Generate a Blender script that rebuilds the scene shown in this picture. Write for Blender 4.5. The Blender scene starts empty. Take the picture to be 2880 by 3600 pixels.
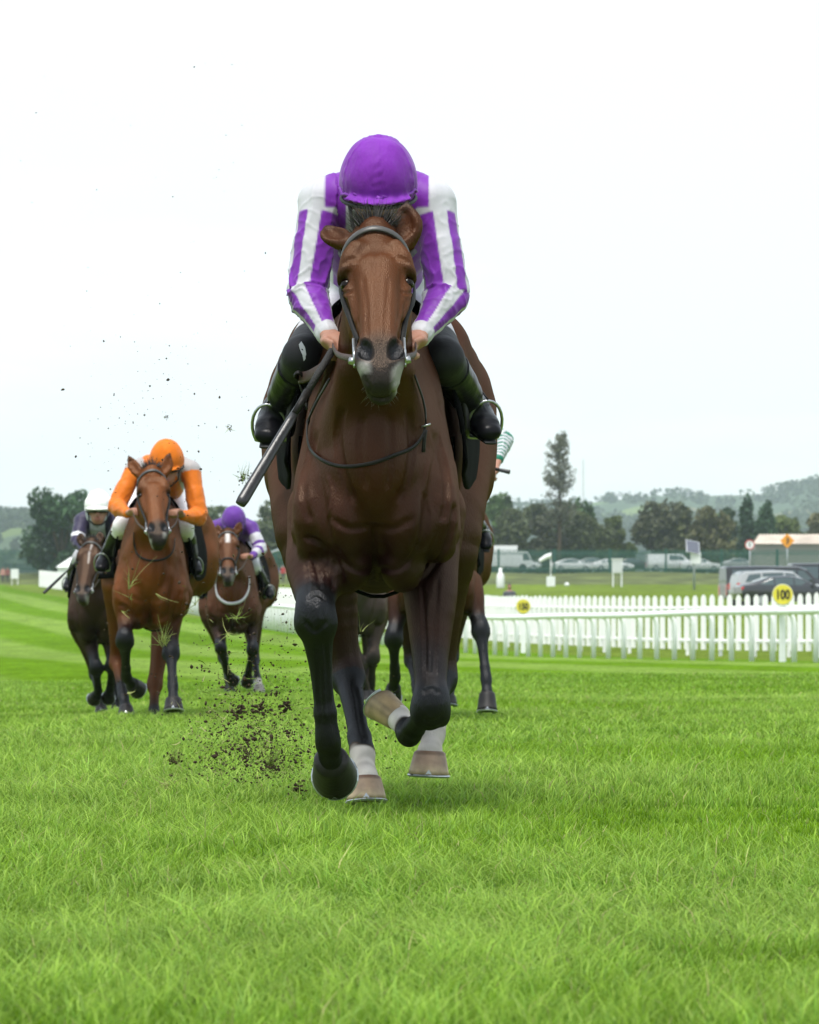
import bpy, bmesh, math, random
import numpy as np
from mathutils import Vector, Matrix
from mathutils.bvhtree import BVHTree

R = math.radians
rng = np.random.default_rng(7)
random.seed(7)
SC = bpy.context.scene
COL = SC.collection

# ------------------------------------------------------------------ camera
FPX, HZ, KD, HC = 15000.0, 2248.0, 2880.0 / 1725.0, 0.5
cam_d = bpy.data.cameras.new('camera')
cam = bpy.data.objects.new('camera', cam_d)
COL.objects.link(cam)
cam.location = (0, 0, HC)
cam.rotation_euler = (R(90), 0, 0)
cam_d.sensor_fit = 'HORIZONTAL'
cam_d.sensor_width = 36.0
cam_d.lens = FPX / 2880.0 * 36.0
cam_d.shift_y = (HZ - 1800.0) / 2880.0
cam_d.clip_start = 0.5
cam_d.clip_end = 30000.0
cam_d.dof.use_dof = True
cam_d.dof.focus_distance = 11.7
cam_d.dof.aperture_fstop = 21.0
SC.camera = cam

# ------------------------------------------------------------------ sky, sun, exposure
SUN_EL, SUN_AZ = R(70), R(-160)          # azimuth measured from +Y towards +X: high, to the camera's left
world = bpy.data.worlds.new('World')
SC.world = world
world.use_nodes = True
wn, wl = world.node_tree.nodes, world.node_tree.links
wn.clear()
w_out = wn.new('ShaderNodeOutputWorld')
w_bg = wn.new('ShaderNodeBackground')
w_bg.inputs['Strength'].default_value = 0.12
w_sky = wn.new('ShaderNodeTexSky')
w_sky.sky_type = 'NISHITA'
w_sky.sun_disc = False
w_sky.sun_elevation = SUN_EL
w_sky.sun_rotation = SUN_AZ
w_sky.air_density = 1.0
w_sky.dust_density = 1.5
w_tc = wn.new('ShaderNodeTexCoord')
w_map = wn.new('ShaderNodeMapping')
w_map.inputs['Scale'].default_value = (3.0, 3.0, 16.0)
w_map.inputs['Rotation'].default_value = (R(4), R(-5), 0)
w_noise = wn.new('ShaderNodeTexNoise')
w_noise.inputs['Scale'].default_value = 1.6
w_noise.inputs['Detail'].default_value = 7
w_noise.inputs['Roughness'].default_value = 0.55
w_ramp = wn.new('ShaderNodeValToRGB')
w_ramp.color_ramp.elements[0].position = 0.33
w_ramp.color_ramp.elements[0].color = (0.35, 0.35, 0.35, 1)
w_ramp.color_ramp.elements[1].position = 0.55
w_ramp.color_ramp.elements[1].color = (1, 1, 1, 1)
w_mix = wn.new('ShaderNodeMix')
w_mix.data_type = 'RGBA'
w_mix.inputs[7].default_value = (3.1, 3.34, 3.44, 1)      # overcast cloud deck
wl.new(w_tc.outputs['Generated'], w_map.inputs['Vector'])
wl.new(w_map.outputs['Vector'], w_noise.inputs['Vector'])
wl.new(w_noise.outputs['Fac'], w_ramp.inputs['Fac'])
wl.new(w_ramp.outputs['Color'], w_mix.inputs[0])
wl.new(w_sky.outputs['Color'], w_mix.inputs[6])
wl.new(w_mix.outputs[2], w_bg.inputs['Color'])
wl.new(w_bg.outputs['Background'], w_out.inputs['Surface'])

sun_d = bpy.data.lights.new('sun', 'SUN')
sun_d.energy = 1.5
sun_d.angle = R(24)
sun_d.color = (1.0, 0.96, 0.9)
sun = bpy.data.objects.new('sun', sun_d)
COL.objects.link(sun)
_sd = Vector((math.sin(SUN_AZ) * math.cos(SUN_EL), math.cos(SUN_AZ) * math.cos(SUN_EL), math.sin(SUN_EL)))
sun.rotation_euler = (-_sd).to_track_quat('-Z', 'Y').to_euler()
sun.location = (0, 0, 40)

SC.view_settings.view_transform = 'Standard'
SC.view_settings.look = 'None'
SC.view_settings.gamma = 1.0
SC.view_settings.exposure = 1.5
SC.view_settings.use_curve_mapping = False
SC.render.engine = 'CYCLES'
SC.cycles.use_denoising = True
SC.cycles.use_adaptive_sampling = True
SC.cycles.max_bounces = 6
SC.cycles.diffuse_bounces = 3
SC.cycles.glossy_bounces = 2
SC.cycles.transmission_bounces = 3
SC.cycles.volume_bounces = 1
SC.cycles.transparent_max_bounces = 8

# ------------------------------------------------------------------ small helpers
def at(xd, yd, Y):
    """world point at depth Y seen at photograph position (xd, yd)"""
    return np.array([(xd * KD - 1440) / FPX * Y, Y, HC - (yd * KD - HZ) / FPX * Y])

def sm(a, b, x):
    t = np.clip((np.asarray(x, float) - a) / (b - a), 0, 1)
    return t * t * (3 - 2 * t)

def nz(v):
    v = np.asarray(v, float)
    return v / (np.linalg.norm(v) + 1e-12)

_pn_cache = {}
def pn(P, f, seed=0, n=7):
    """cheap smooth pseudo noise in -1..1"""
    key = (seed, n)
    if key not in _pn_cache:
        g = np.random.default_rng(seed + 100)
        d = g.normal(size=(n, P.shape[1] if P.ndim > 1 else 3))
        d /= np.linalg.norm(d, axis=1)[:, None]
        _pn_cache[key] = (d * g.uniform(0.6, 1.5, n)[:, None], g.uniform(0, 6.28, n))
    d, ph = _pn_cache[key]
    out = np.zeros(len(P))
    for i in range(n):
        out += np.sin(P @ (d[i] * f) + ph[i] + 1.3 * np.sin(P @ (d[(i + 3) % n] * f * 0.6) + ph[(i + 2) % n]))
    return out / n * 1.8

def ter(X, Y):
    """height of the ground"""
    X = np.asarray(X, float); Y = np.asarray(Y, float)
    t = np.clip(Y - 120, 0, 370)
    z = 0.0135 * t * t / (t + 20) + 0.00002 * t * t
    z = z + 0.9 * sm(7, 13, X) * sm(135, 175, Y) * (1 - sm(300, 400, Y))
    z = z - 0.12 * sm(1.9, 2.5, -X) * sm(22, 28, Y) * (1 - sm(60, 110, Y))
    return z

# ------------------------------------------------------------------ mesh helpers
def link(o, parent=None):
    COL.objects.link(o)
    if parent is not None:
        o.parent = parent
    return o

def tag(o, label=None, cat=None, group=None, kind=None):
    if label: o['label'] = label
    if cat: o['category'] = cat
    if group: o['group'] = group
    if kind: o['kind'] = kind
    return o

def empty(name, loc, label, cat, group=None):
    o = bpy.data.objects.new(name, None)
    o.location = loc
    o.empty_display_size = 0.2
    COL.objects.link(o)
    return tag(o, label, cat, group)

def fast_mesh(name, V, Q=None, T=None, smooth=True, col=None):
    """mesh from numpy arrays: quads Q, triangles T, vertex colours col"""
    me = bpy.data.meshes.new(name)
    V = np.ascontiguousarray(V, dtype=np.float32)
    me.vertices.add(len(V))
    me.vertices.foreach_set('co', V.ravel())
    parts, starts, p0 = [], [], 0
    for A, n in ((Q, 4), (T, 3)):
        if A is not None and len(A):
            A = np.asarray(A, np.int32)
            parts.append(A.ravel())
            starts.append(p0 + np.arange(len(A), dtype=np.int32) * n)
            p0 += A.size
    L = np.concatenate(parts); S = np.concatenate(starts)
    me.loops.add(len(L)); me.loops.foreach_set('vertex_index', L.astype(np.int32))
    me.polygons.add(len(S)); me.polygons.foreach_set('loop_start', S.astype(np.int32))
    if smooth:
        me.polygons.foreach_set('use_smooth', np.ones(len(S), dtype=bool))
    me.update(calc_edges=True)
    me.validate()
    if col is not None:
        a = me.color_attributes.new('Col', 'FLOAT_COLOR', 'POINT')
        c = np.ones((len(V), 4), np.float32); c[:, :3] = col
        a.data.foreach_set('color', c.ravel())
    return me

def mesh_obj(name, me, m, parent=None):
    o = bpy.data.objects.new(name, me)
    if m is not None:
        me.materials.append(m)
    return link(o, parent)

class MB:
    """collects shapes, builds them as one mesh object"""
    def __init__(s): s.v, s.f = [], []
    def add(s, V, F):
        b = len(s.v)
        s.v += [tuple(map(float, p)) for p in V]
        s.f += [tuple(b + i for i in f) for f in F]
        return s
    def box(s, c, size, rot=None, top=1.0):
        x, y, z = [q / 2 for q in size]
        P = np.array([(-x, -y, -z), (x, -y, -z), (x, y, -z), (-x, y, -z), (-x * top, -y * top, z), (x * top, -y * top, z), (x * top, y * top, z), (-x * top, y * top, z)])
        if rot is not None: P = P @ np.asarray(rot).T
        return s.add(P + np.asarray(c), [(3, 2, 1, 0), (4, 5, 6, 7), (0, 1, 5, 4), (1, 2, 6, 5), (2, 3, 7, 6), (3, 0, 4, 7)])
    def tube(s, pts, r, n=8, side=None, sq=1.0, closed=False, caps=True):
        pts = np.asarray(pts, float); m = len(pts)
        rr = np.full(m, r) if np.isscalar(r) else np.asarray(r, float)
        V, F = [], []
        T = np.gradient(pts, axis=0) if m > 2 else np.repeat((pts[1] - pts[0])[None], 2, 0)
        if closed:
            T = np.roll(pts, -1, 0) - np.roll(pts, 1, 0)
        ref = np.asarray(side, float) if side is not None else np.array([0.31, 0.17, 0.93])
        for i in range(m):
            t = nz(T[i])
            u = ref[i] if ref.ndim == 2 else ref
            u = u - t * (u @ t)
            if np.linalg.norm(u) < 1e-3: u = np.cross(t, [1, 0, 0.3])
            u = nz(u); w = np.cross(t, u)
            if side is None: ref = u
            for k in range(n):
                a = 2 * math.pi * k / n
                V.append(pts[i] + rr[i] * (u * math.cos(a) + w * math.sin(a) * sq))
        for i in range(m if closed else m - 1):
            j = (i + 1) % m
            for k in range(n):
                k2 = (k + 1) % n
                F.append((i * n + k, i * n + k2, j * n + k2, j * n + k))
        if caps and not closed:
            F.append(tuple(range(n - 1, -1, -1))); F.append(tuple((m - 1) * n + k for k in range(n)))
        return s.add(V, F)
    def prism(s, prof, d0, d1, fr=None, inset=None):
        """extrude a 2D profile (u,v) between d0 and d1 along w; fr maps (u,w,v) rows to world"""
        n = len(prof)
        V = [(p[0], d0, p[1]) for p in prof] + [(p[0], d1, p[1]) for p in (inset or prof)]
        F = [tuple(range(n)), tuple(range(2 * n - 1, n - 1, -1))]
        F += [(i, n + i, n + (i + 1) % n, (i + 1) % n) for i in range(n)]
        V = np.array(V)
        if fr is not None: V = V @ np.asarray(fr[0]).T + np.asarray(fr[1])
        return s.add(V, F)
    def build(s, name, m, parent=None, smooth=False, off=None):
        me = bpy.data.meshes.new(name)
        V = np.array(s.v)
        if off is not None: V = V - np.asarray(off)
        me.from_pydata(V.tolist(), [], s.f)
        if smooth:
            me.polygons.foreach_set('use_smooth', np.ones(len(me.polygons), dtype=bool))
        bm = bmesh.new(); bm.from_mesh(me); bmesh.ops.recalc_face_normals(bm, faces=bm.faces); bm.to_mesh(me); bm.free()
        me.update()
        return mesh_obj(name, me, m, parent)

def catmull(P, n=4):
    P = np.asarray(P, float)
    if len(P) < 3: return P
    Q = np.vstack([2 * P[0] - P[1], P, 2 * P[-1] - P[-2]])
    out = []
    for i in range(1, len(Q) - 2):
        for t in np.arange(n) / n:
            a, b, c, d = Q[i - 1], Q[i], Q[i + 1], Q[i + 2]
            out.append(0.5 * (2 * b + (c - a) * t + (2 * a - 5 * b + 4 * c - d) * t * t + (3 * b - a - 3 * c + d) * t ** 3))
    out.append(P[-1])
    return np.array(out)

# ------------------------------------------------------------------ distance-field bodies
class SDF:
    def __init__(s, lo, hi, h):
        s.h = h; s.o = np.asarray(lo, np.float32)
        n = np.ceil((np.asarray(hi) - np.asarray(lo)) / h).astype(int) + 1
        s.n = n
        s.F = np.ones(n, np.float32)
    def _sl(s, lo, hi):
        a = np.clip(np.floor((lo - s.o) / s.h).astype(int), 0, s.n)
        b = np.clip(np.ceil((hi - s.o) / s.h).astype(int) + 1, 0, s.n)
        if np.any(b <= a): return None
        ax = [(s.o[i] + s.h * np.arange(a[i], b[i])).astype(np.float32) for i in range(3)]
        return (slice(a[0], b[0]), slice(a[1], b[1]), slice(a[2], b[2])), ax[0][:, None, None], ax[1][None, :, None], ax[2][None, None, :]
    def _put(s, sl, d, k, sub):
        a = s.F[sl]
        if sub:
            hh = np.maximum(k - np.abs(a + d), 0) / k
            s.F[sl] = np.maximum(a, -d) + hh * hh * k * 0.25
        else:
            hh = np.maximum(k - np.abs(a - d), 0) / k
            s.F[sl] = np.minimum(a, d) - hh * hh * k * 0.25
    def ball(s, c, r, k=0.03, rot=None, sub=False):
        c = np.asarray(c, float); r = np.asarray(r, float) * np.ones(3)
        m = r.max() + k + 2 * s.h
        q = s._sl(c - m, c + m)
        if q is None: return s
        sl, X, Y, Z = q
        X = X - np.float32(c[0]); Y = Y - np.float32(c[1]); Z = Z - np.float32(c[2])
        M = np.eye(3) if rot is None else np.asarray(rot, float).T      # rows = local axes
        k0 = k1 = 0
        for i in range(3):
            u = (X * np.float32(M[i][0]) + Y * np.float32(M[i][1]) + Z * np.float32(M[i][2])) / np.float32(r[i])
            k0 = k0 + u * u; k1 = k1 + (u / np.float32(r[i])) ** 2
        k0 = np.sqrt(k0); k1 = np.sqrt(k1) + 1e-6
        s._put(sl, (k0 * (k0 - 1) / k1).astype(np.float32), k, sub)
        return s
    def tube(s, pts, rad, k=0.03, side=(1, 0, 0), n=3, sub=False):
        pts = np.asarray(pts, float)
        rad = np.array([(q, q) if np.isscalar(q) else q for q in rad], float)
        A = catmull(np.hstack([pts, rad]), n) if len(pts) > 2 else np.hstack([pts, rad])
        P, Rr = A[:, :3], np.maximum(A[:, 3:], 0.002)
        m = Rr.max() + k + 2 * s.h
        q = s._sl(P.min(0) - m, P.max(0) + m)
        if q is None: return s
        sl, X, Y, Z = q
        D = np.full((X.shape[0], Y.shape[1], Z.shape[2]), 9.0, np.float32)
        for i in range(len(P) - 1):
            a, b = P[i], P[i + 1]
            mm = max(Rr[i].max(), Rr[i + 1].max()) + k + 2 * s.h
            q2 = s._sl(np.minimum(a, b) - mm, np.maximum(a, b) + mm)
            if q2 is None: continue
            s2, x, y, z = q2
            loc = tuple(slice(s2[j].start - sl[j].start, s2[j].stop - sl[j].start) for j in range(3))
            L = np.linalg.norm(b - a) + 1e-9
            t = (b - a) / L
            u = np.asarray(side, float) - t * (np.asarray(side, float) @ t)
            if np.linalg.norm(u) < 1e-3: u = np.cross(t, [0.1, 0.9, 0.3])
            u = nz(u); w = np.cross(t, u)
            f = np.float32
            x = x - f(a[0]); y = y - f(a[1]); z = z - f(a[2])
            wt = x * f(t[0]) + y * f(t[1]) + z * f(t[2])
            tt = np.clip(wt / f(L), 0, 1)
            uu = x * f(u[0]) + y * f(u[1]) + z * f(u[2])
            vv = x * f(w[0]) + y * f(w[1]) + z * f(w[2])
            wt = wt - tt * f(L)
            ru = Rr[i][0] + tt * f(Rr[i + 1][0] - Rr[i][0]); rv = Rr[i][1] + tt * f(Rr[i + 1][1] - Rr[i][1])
            rm = np.minimum(ru, rv)
            d = (np.sqrt((uu / ru) ** 2 + (vv / rv) ** 2 + (wt / rm) ** 2) - 1) * rm
            D[loc] = np.minimum(D[loc], d)
        s._put(sl, D, k, sub)
        return s
    def cut(s, p, n):
        """remove everything on the +n side of the plane through p"""
        n = nz(n); p = np.asarray(p, float)
        ax = [(s.o[i] + s.h * np.arange(s.n[i])).astype(np.float32) for i in range(3)]
        d = (ax[0] - p[0])[:, None, None] * np.float32(n[0]) + (ax[1] - p[1])[None, :, None] * np.float32(n[1]) + (ax[2] - p[2])[None, None, :] * np.float32(n[2])
        s.F = np.maximum(s.F, d.astype(np.float32))
        return s
    def mesh(s, relax=1):
        F = s.F.copy()
        F[0] = F[-1] = 1; F[:, 0] = F[:, -1] = 1; F[:, :, 0] = F[:, :, -1] = 1
        S = F < 0
        c = np.zeros(s.n - 1, np.int8)
        for dx in (0, 1):
            for dy in (0, 1):
                for dz in (0, 1):
                    c += S[dx:s.n[0] - 1 + dx, dy:s.n[1] - 1 + dy, dz:s.n[2] - 1 + dz]
        act = (c > 0) & (c < 8)
        idx = np.argwhere(act)
        acc = np.zeros((len(idx), 3)); cnt = np.zeros(len(idx))
        cs = [(x, y, z) for x in (0, 1) for y in (0, 1) for z in (0, 1)]
        for a in cs:
            for ax in range(3):
                if a[ax]: continue
                b = list(a); b[ax] = 1
                fa = F[tuple((idx + a).T)].astype(float); fb = F[tuple((idx + b).T)].astype(float)
                cr = (fa < 0) != (fb < 0)
                t = np.where(cr, fa / np.where(cr, fa - fb, 1), 0)
                p = np.tile(np.array(a, float), (len(idx), 1)); p[:, ax] += t
                acc += p * cr[:, None]; cnt += cr
        V = s.o + s.h * (idx + acc / cnt[:, None])
        ids = np.full(s.n - 1, -1, np.int64); ids[act] = np.arange(len(idx))
        Q = []
        for ax in range(3):
            b1, b2 = (ax + 1) % 3, (ax + 2) % 3
            sA = [slice(1, -1)] * 3; sB = [slice(1, -1)] * 3
            sA[ax] = slice(0, -1); sB[ax] = slice(1, None)
            e = S[tuple(sA)] != S[tuple(sB)]
            ii = np.argwhere(e); ofs = np.ones(3, int); ofs[ax] = 0
            ii = ii + ofs
            def g(d1, d2):
                j = ii.copy(); j[:, b1] += d1; j[:, b2] += d2
                return ids[tuple(j.T)]
            q = np.stack([g(-1, -1), g(0, -1), g(0, 0), g(-1, 0)], 1)
            ins = S[tuple(ii.T)]
            q[~ins] = q[~ins][:, ::-1]
            Q.append(q)
        Q = np.concatenate(Q)
        Q = Q[(Q >= 0).all(1)]
        for _ in range(relax):
            A = np.zeros_like(V); n_ = np.zeros(len(V))
            for i, j in ((0, 1), (1, 2), (2, 3), (3, 0)):
                np.add.at(A, Q[:, i], V[Q[:, j]]); np.add.at(n_, Q[:, i], 1)
                np.add.at(A, Q[:, j], V[Q[:, i]]); np.add.at(n_, Q[:, j], 1)
            V = 0.5 * V + 0.5 * A / np.maximum(n_, 1)[:, None]
        return V, Q

def vnormals(V, Q):
    n = np.cross(V[Q[:, 2]] - V[Q[:, 0]], V[Q[:, 3]] - V[Q[:, 1]])
    N = np.zeros_like(V)
    for i in range(4): np.add.at(N, Q[:, i], n)
    return N / (np.linalg.norm(N, axis=1)[:, None] + 1e-12)

def polydist(V, P):
    """distance of points V to polyline P, and the position along it (in vertex units)"""
    P = np.asarray(P, float)
    best = np.full(len(V), 9.0); par = np.zeros(len(V))
    for i in range(len(P) - 1):
        ab = P[i + 1] - P[i]
        t = np.clip((V - P[i]) @ ab / (ab @ ab + 1e-12), 0, 1)
        d = np.linalg.norm(V - P[i] - t[:, None] * ab, axis=1)
        m = d < best
        best[m] = d[m]; par[m] = i + t[m]
    return best, par

# ------------------------------------------------------------------ materials
MATS = {}
def mat(name, col=(0.5, 0.5, 0.5), rough=0.6, spec=0.4, metal=0.0, attr=False, noise=0.0, nscale=20.0, bump=0.0, bscale=80.0, coat=0.0, stretch=(1, 1, 1), sheen=0.0, trans=0.0, stint=(1, 1, 1)):
    if name in MATS: return MATS[name]
    m = bpy.data.materials.new(name); MATS[name] = m
    m.use_nodes = True
    n, l = m.node_tree.nodes, m.node_tree.links
    b = n['Principled BSDF']
    b.inputs['Roughness'].default_value = rough
    b.inputs['Specular IOR Level'].default_value = spec
    b.inputs['Metallic'].default_value = metal
    b.inputs['Coat Weight'].default_value = coat
    b.inputs['Sheen Weight'].default_value = sheen
    b.inputs['Specular Tint'].default_value = (*stint, 1)
    b.inputs['Base Color'].default_value = (*col, 1)
    tc = n.new('ShaderNodeTexCoord'); mp = n.new('ShaderNodeMapping')
    mp.inputs['Scale'].default_value = stretch
    l.new(tc.outputs['Object'], mp.inputs['Vector'])
    src = None
    if attr:
        a = n.new('ShaderNodeAttribute'); a.attribute_name = 'Col'; src = a.outputs['Color']
    if noise > 0:
        t = n.new('ShaderNodeTexNoise'); t.inputs['Scale'].default_value = nscale; t.inputs['Detail'].default_value = 5
        l.new(mp.outputs['Vector'], t.inputs['Vector'])
        mr = n.new('ShaderNodeMapRange'); mr.inputs['From Min'].default_value = 0.3; mr.inputs['From Max'].default_value = 0.7
        mr.inputs['To Min'].default_value = 1 - noise; mr.inputs['To Max'].default_value = 1 + noise
        l.new(t.outputs['Fac'], mr.inputs['Value'])
        vm = n.new('ShaderNodeVectorMath'); vm.operation = 'SCALE'
        if src is not None: l.new(src, vm.inputs[0])
        else: vm.inputs[0].default_value = col
        l.new(mr.outputs['Result'], vm.inputs['Scale'])
        src = vm.outputs['Vector']
    if src is not None: l.new(src, b.inputs['Base Color'])
    if bump > 0:
        t = n.new('ShaderNodeTexNoise'); t.inputs['Scale'].default_value = bscale; t.inputs['Detail'].default_value = 4
        l.new(mp.outputs['Vector'], t.inputs['Vector'])
        bp = n.new('ShaderNodeBump'); bp.inputs['Strength'].default_value = bump; bp.inputs['Distance'].default_value = 0.01
        l.new(t.outputs['Fac'], bp.inputs['Height']); l.new(bp.outputs['Normal'], b.inputs['Normal'])
    if trans > 0:
        tr = n.new('ShaderNodeBsdfTranslucent'); mx = n.new('ShaderNodeMixShader'); mx.inputs[0].default_value = trans
        if src is not None: l.new(src, tr.inputs['Color'])
        else: tr.inputs['Color'].default_value = (*col, 1)
        out = n['Material Output']
        l.new(b.outputs[0], mx.inputs[1]); l.new(tr.outputs[0], mx.inputs[2]); l.new(mx.outputs[0], out.inputs['Surface'])
    return m
# ================================================================== THE SETTING
def stripe_np(X, Y):
    u = X + 0.15 * Y + 0.35 * np.sin(Y * 0.05)
    return sm(-0.35, 0.35, np.sin(math.pi * (u - 0.6) / 3.0))

def turf_material():
    m = bpy.data.materials.new('turf'); m.use_nodes = True
    n, l = m.node_tree.nodes, m.node_tree.links
    b = n['Principled BSDF']; b.inputs['Roughness'].default_value = 0.9; b.inputs['Specular IOR Level'].default_value = 0.0
    g = n.new('ShaderNodeNewGeometry'); sx = n.new('ShaderNodeSeparateXYZ'); l.new(g.outputs['Position'], sx.inputs[0])
    def mth(op, a, c=None, v=None):
        q = n.new('ShaderNodeMath'); q.operation = op
        if hasattr(a, 'links'): l.new(a, q.inputs[0])
        else: q.inputs[0].default_value = a
        if c is not None:
            if hasattr(c, 'links'): l.new(c, q.inputs[1])
            else: q.inputs[1].default_value = c
        return q.outputs[0]
    u = mth('ADD', sx.outputs['X'], mth('MULTIPLY', sx.outputs['Y'], 0.15))
    u = mth('ADD', u, mth('MULTIPLY', mth('SINE', mth('MULTIPLY', sx.outputs['Y'], 0.05)), 0.35))
    s = mth('SINE', mth('MULTIPLY', mth('SUBTRACT', u, 0.6), math.pi / 3.0))
    mr = n.new('ShaderNodeMapRange'); mr.interpolation_type = 'SMOOTHSTEP'
    mr.inputs['From Min'].default_value = -0.5; mr.inputs['From Max'].default_value = 0.5
    l.new(s, mr.inputs['Value'])
    # no mowing stripes inside the running rail
    inf = n.new('ShaderNodeMapRange'); inf.inputs['From Min'].default_value = 23.6; inf.inputs['From Max'].default_value = 24.4; l.new(u, inf.inputs['Value'])
    def mix(f, a, c):
        q = n.new('ShaderNodeMix'); q.data_type = 'RGBA'
        l.new(f, q.inputs[0])
        for i, v in ((6, a), (7, c)):
            if hasattr(v, 'links'): l.new(v, q.inputs[i])
            else: q.inputs[i].default_value = (*v, 1)
        return q.outputs[2]
    course = mix(mr.outputs[0], (0.088, 0.172, 0.010), (0.140, 0.222, 0.040))
    c = mix(inf.outputs[0], course, (0.115, 0.165, 0.025))
    mp = n.new('ShaderNodeMapping'); mp.inputs['Scale'].default_value = (1.0, 0.22, 1.0); l.new(g.outputs['Position'], mp.inputs['Vector'])
    prev = c
    for sc_, amt, det in ((1.1, 0.22, 6), (9.0, 0.35, 4), (0.06, 0.18, 4)):
        t = n.new('ShaderNodeTexNoise'); t.inputs['Scale'].default_value = sc_; t.inputs['Detail'].default_value = det
        l.new(mp.outputs['Vector'], t.inputs['Vector'])
        r2 = n.new('ShaderNodeMapRange'); r2.inputs['From Min'].default_value = 0.3; r2.inputs['From Max'].default_value = 0.7
        r2.inputs['To Min'].default_value = 1 - amt; r2.inputs['To Max'].default_value = 1 + amt
        l.new(t.outputs['Fac'], r2.inputs['Value'])
        v = n.new('ShaderNodeVectorMath'); v.operation = 'SCALE'; l.new(prev, v.inputs[0]); l.new(r2.outputs[0], v.inputs['Scale'])
        prev = v.outputs[0]
    l.new(prev, b.inputs['Base Color'])
    t = n.new('ShaderNodeTexNoise'); t.inputs['Scale'].default_value = 22; t.inputs['Detail'].default_value = 5; l.new(mp.outputs['Vector'], t.inputs['Vector'])
    bp = n.new('ShaderNodeBump'); bp.inputs['Strength'].default_value = 0.6; bp.inputs['Distance'].default_value = 0.03
    l.new(t.outputs['Fac'], bp.inputs['Height']); l.new(bp.outputs['Normal'], b.inputs['Normal'])
    return m

# ---- ground: one sheet to the horizon
ys = np.unique(np.concatenate([[-60, -20, 0], np.arange(2, 60, 1.0), np.arange(60, 200, 5.0), np.arange(200, 520, 12.0), np.geomspace(520, 9000, 22)]))
xs = np.unique(np.concatenate([-np.geomspace(40, 7000, 18), np.arange(-40, -8, 2.0), np.arange(-8, 8, 0.25), np.arange(8, 41, 2.0), np.geomspace(40, 7000, 18)]))
GX, GY = np.meshgrid(xs, ys)
GZ = ter(GX, GY)
nxg, nyg = len(xs), len(ys)
ii = (np.arange(nyg - 1)[:, None] * nxg + np.arange(nxg - 1)[None, :]).ravel()
ground = mesh_obj('ground', fast_mesh('ground', np.stack([GX.ravel(), GY.ravel(), GZ.ravel()], 1), Q=np.stack([ii, ii + 1, ii + 1 + nxg, ii + nxg], 1)), turf_material())
tag(ground, 'mown green turf of the racecourse with paler mowing stripes', kind='structure')

# ---- grass blades
def make_blades(roots, hgt, wid, lean_dir, lean, face, levels, cb, ct):
    N = len(roots)
    ts = [0, 0.55, 1.0] if levels == 3 else [0, 0.4, 0.75, 1.0]
    fx, fy = np.cos(face), np.sin(face)
    V, C = [], []
    for i, t in enumerate(ts):
        c = roots.copy()
        b = lean * t * t * hgt
        c[:, 0] += np.cos(lean_dir) * b; c[:, 1] += np.sin(lean_dir) * b
        c[:, 2] += hgt * t * np.sqrt(np.maximum(1 - (lean * t * 0.62) ** 2, 0.12))
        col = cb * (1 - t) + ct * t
        if t < 1:
            w = wid * (1 - 0.55 * t) * 0.5
            for sgn in (-1, 1):
                q = c.copy(); q[:, 0] += sgn * fx * w; q[:, 1] += sgn * fy * w
                V.append(q); C.append(col)
        else:
            V.append(c); C.append(col)
    nv = len(V)
    V = np.stack(V, 1).reshape(-1, 3); C = np.stack(C, 1).reshape(-1, 3)
    base = np.arange(N)[:, None] * nv
    Q = np.concatenate([base + np.array([2 * k, 2 * k + 1, 2 * k + 3, 2 * k + 2]) for k in range(len(ts) - 2)])
    T = base + np.array([nv - 3, nv - 2, nv - 1])
    return V, Q, T, C

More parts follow.
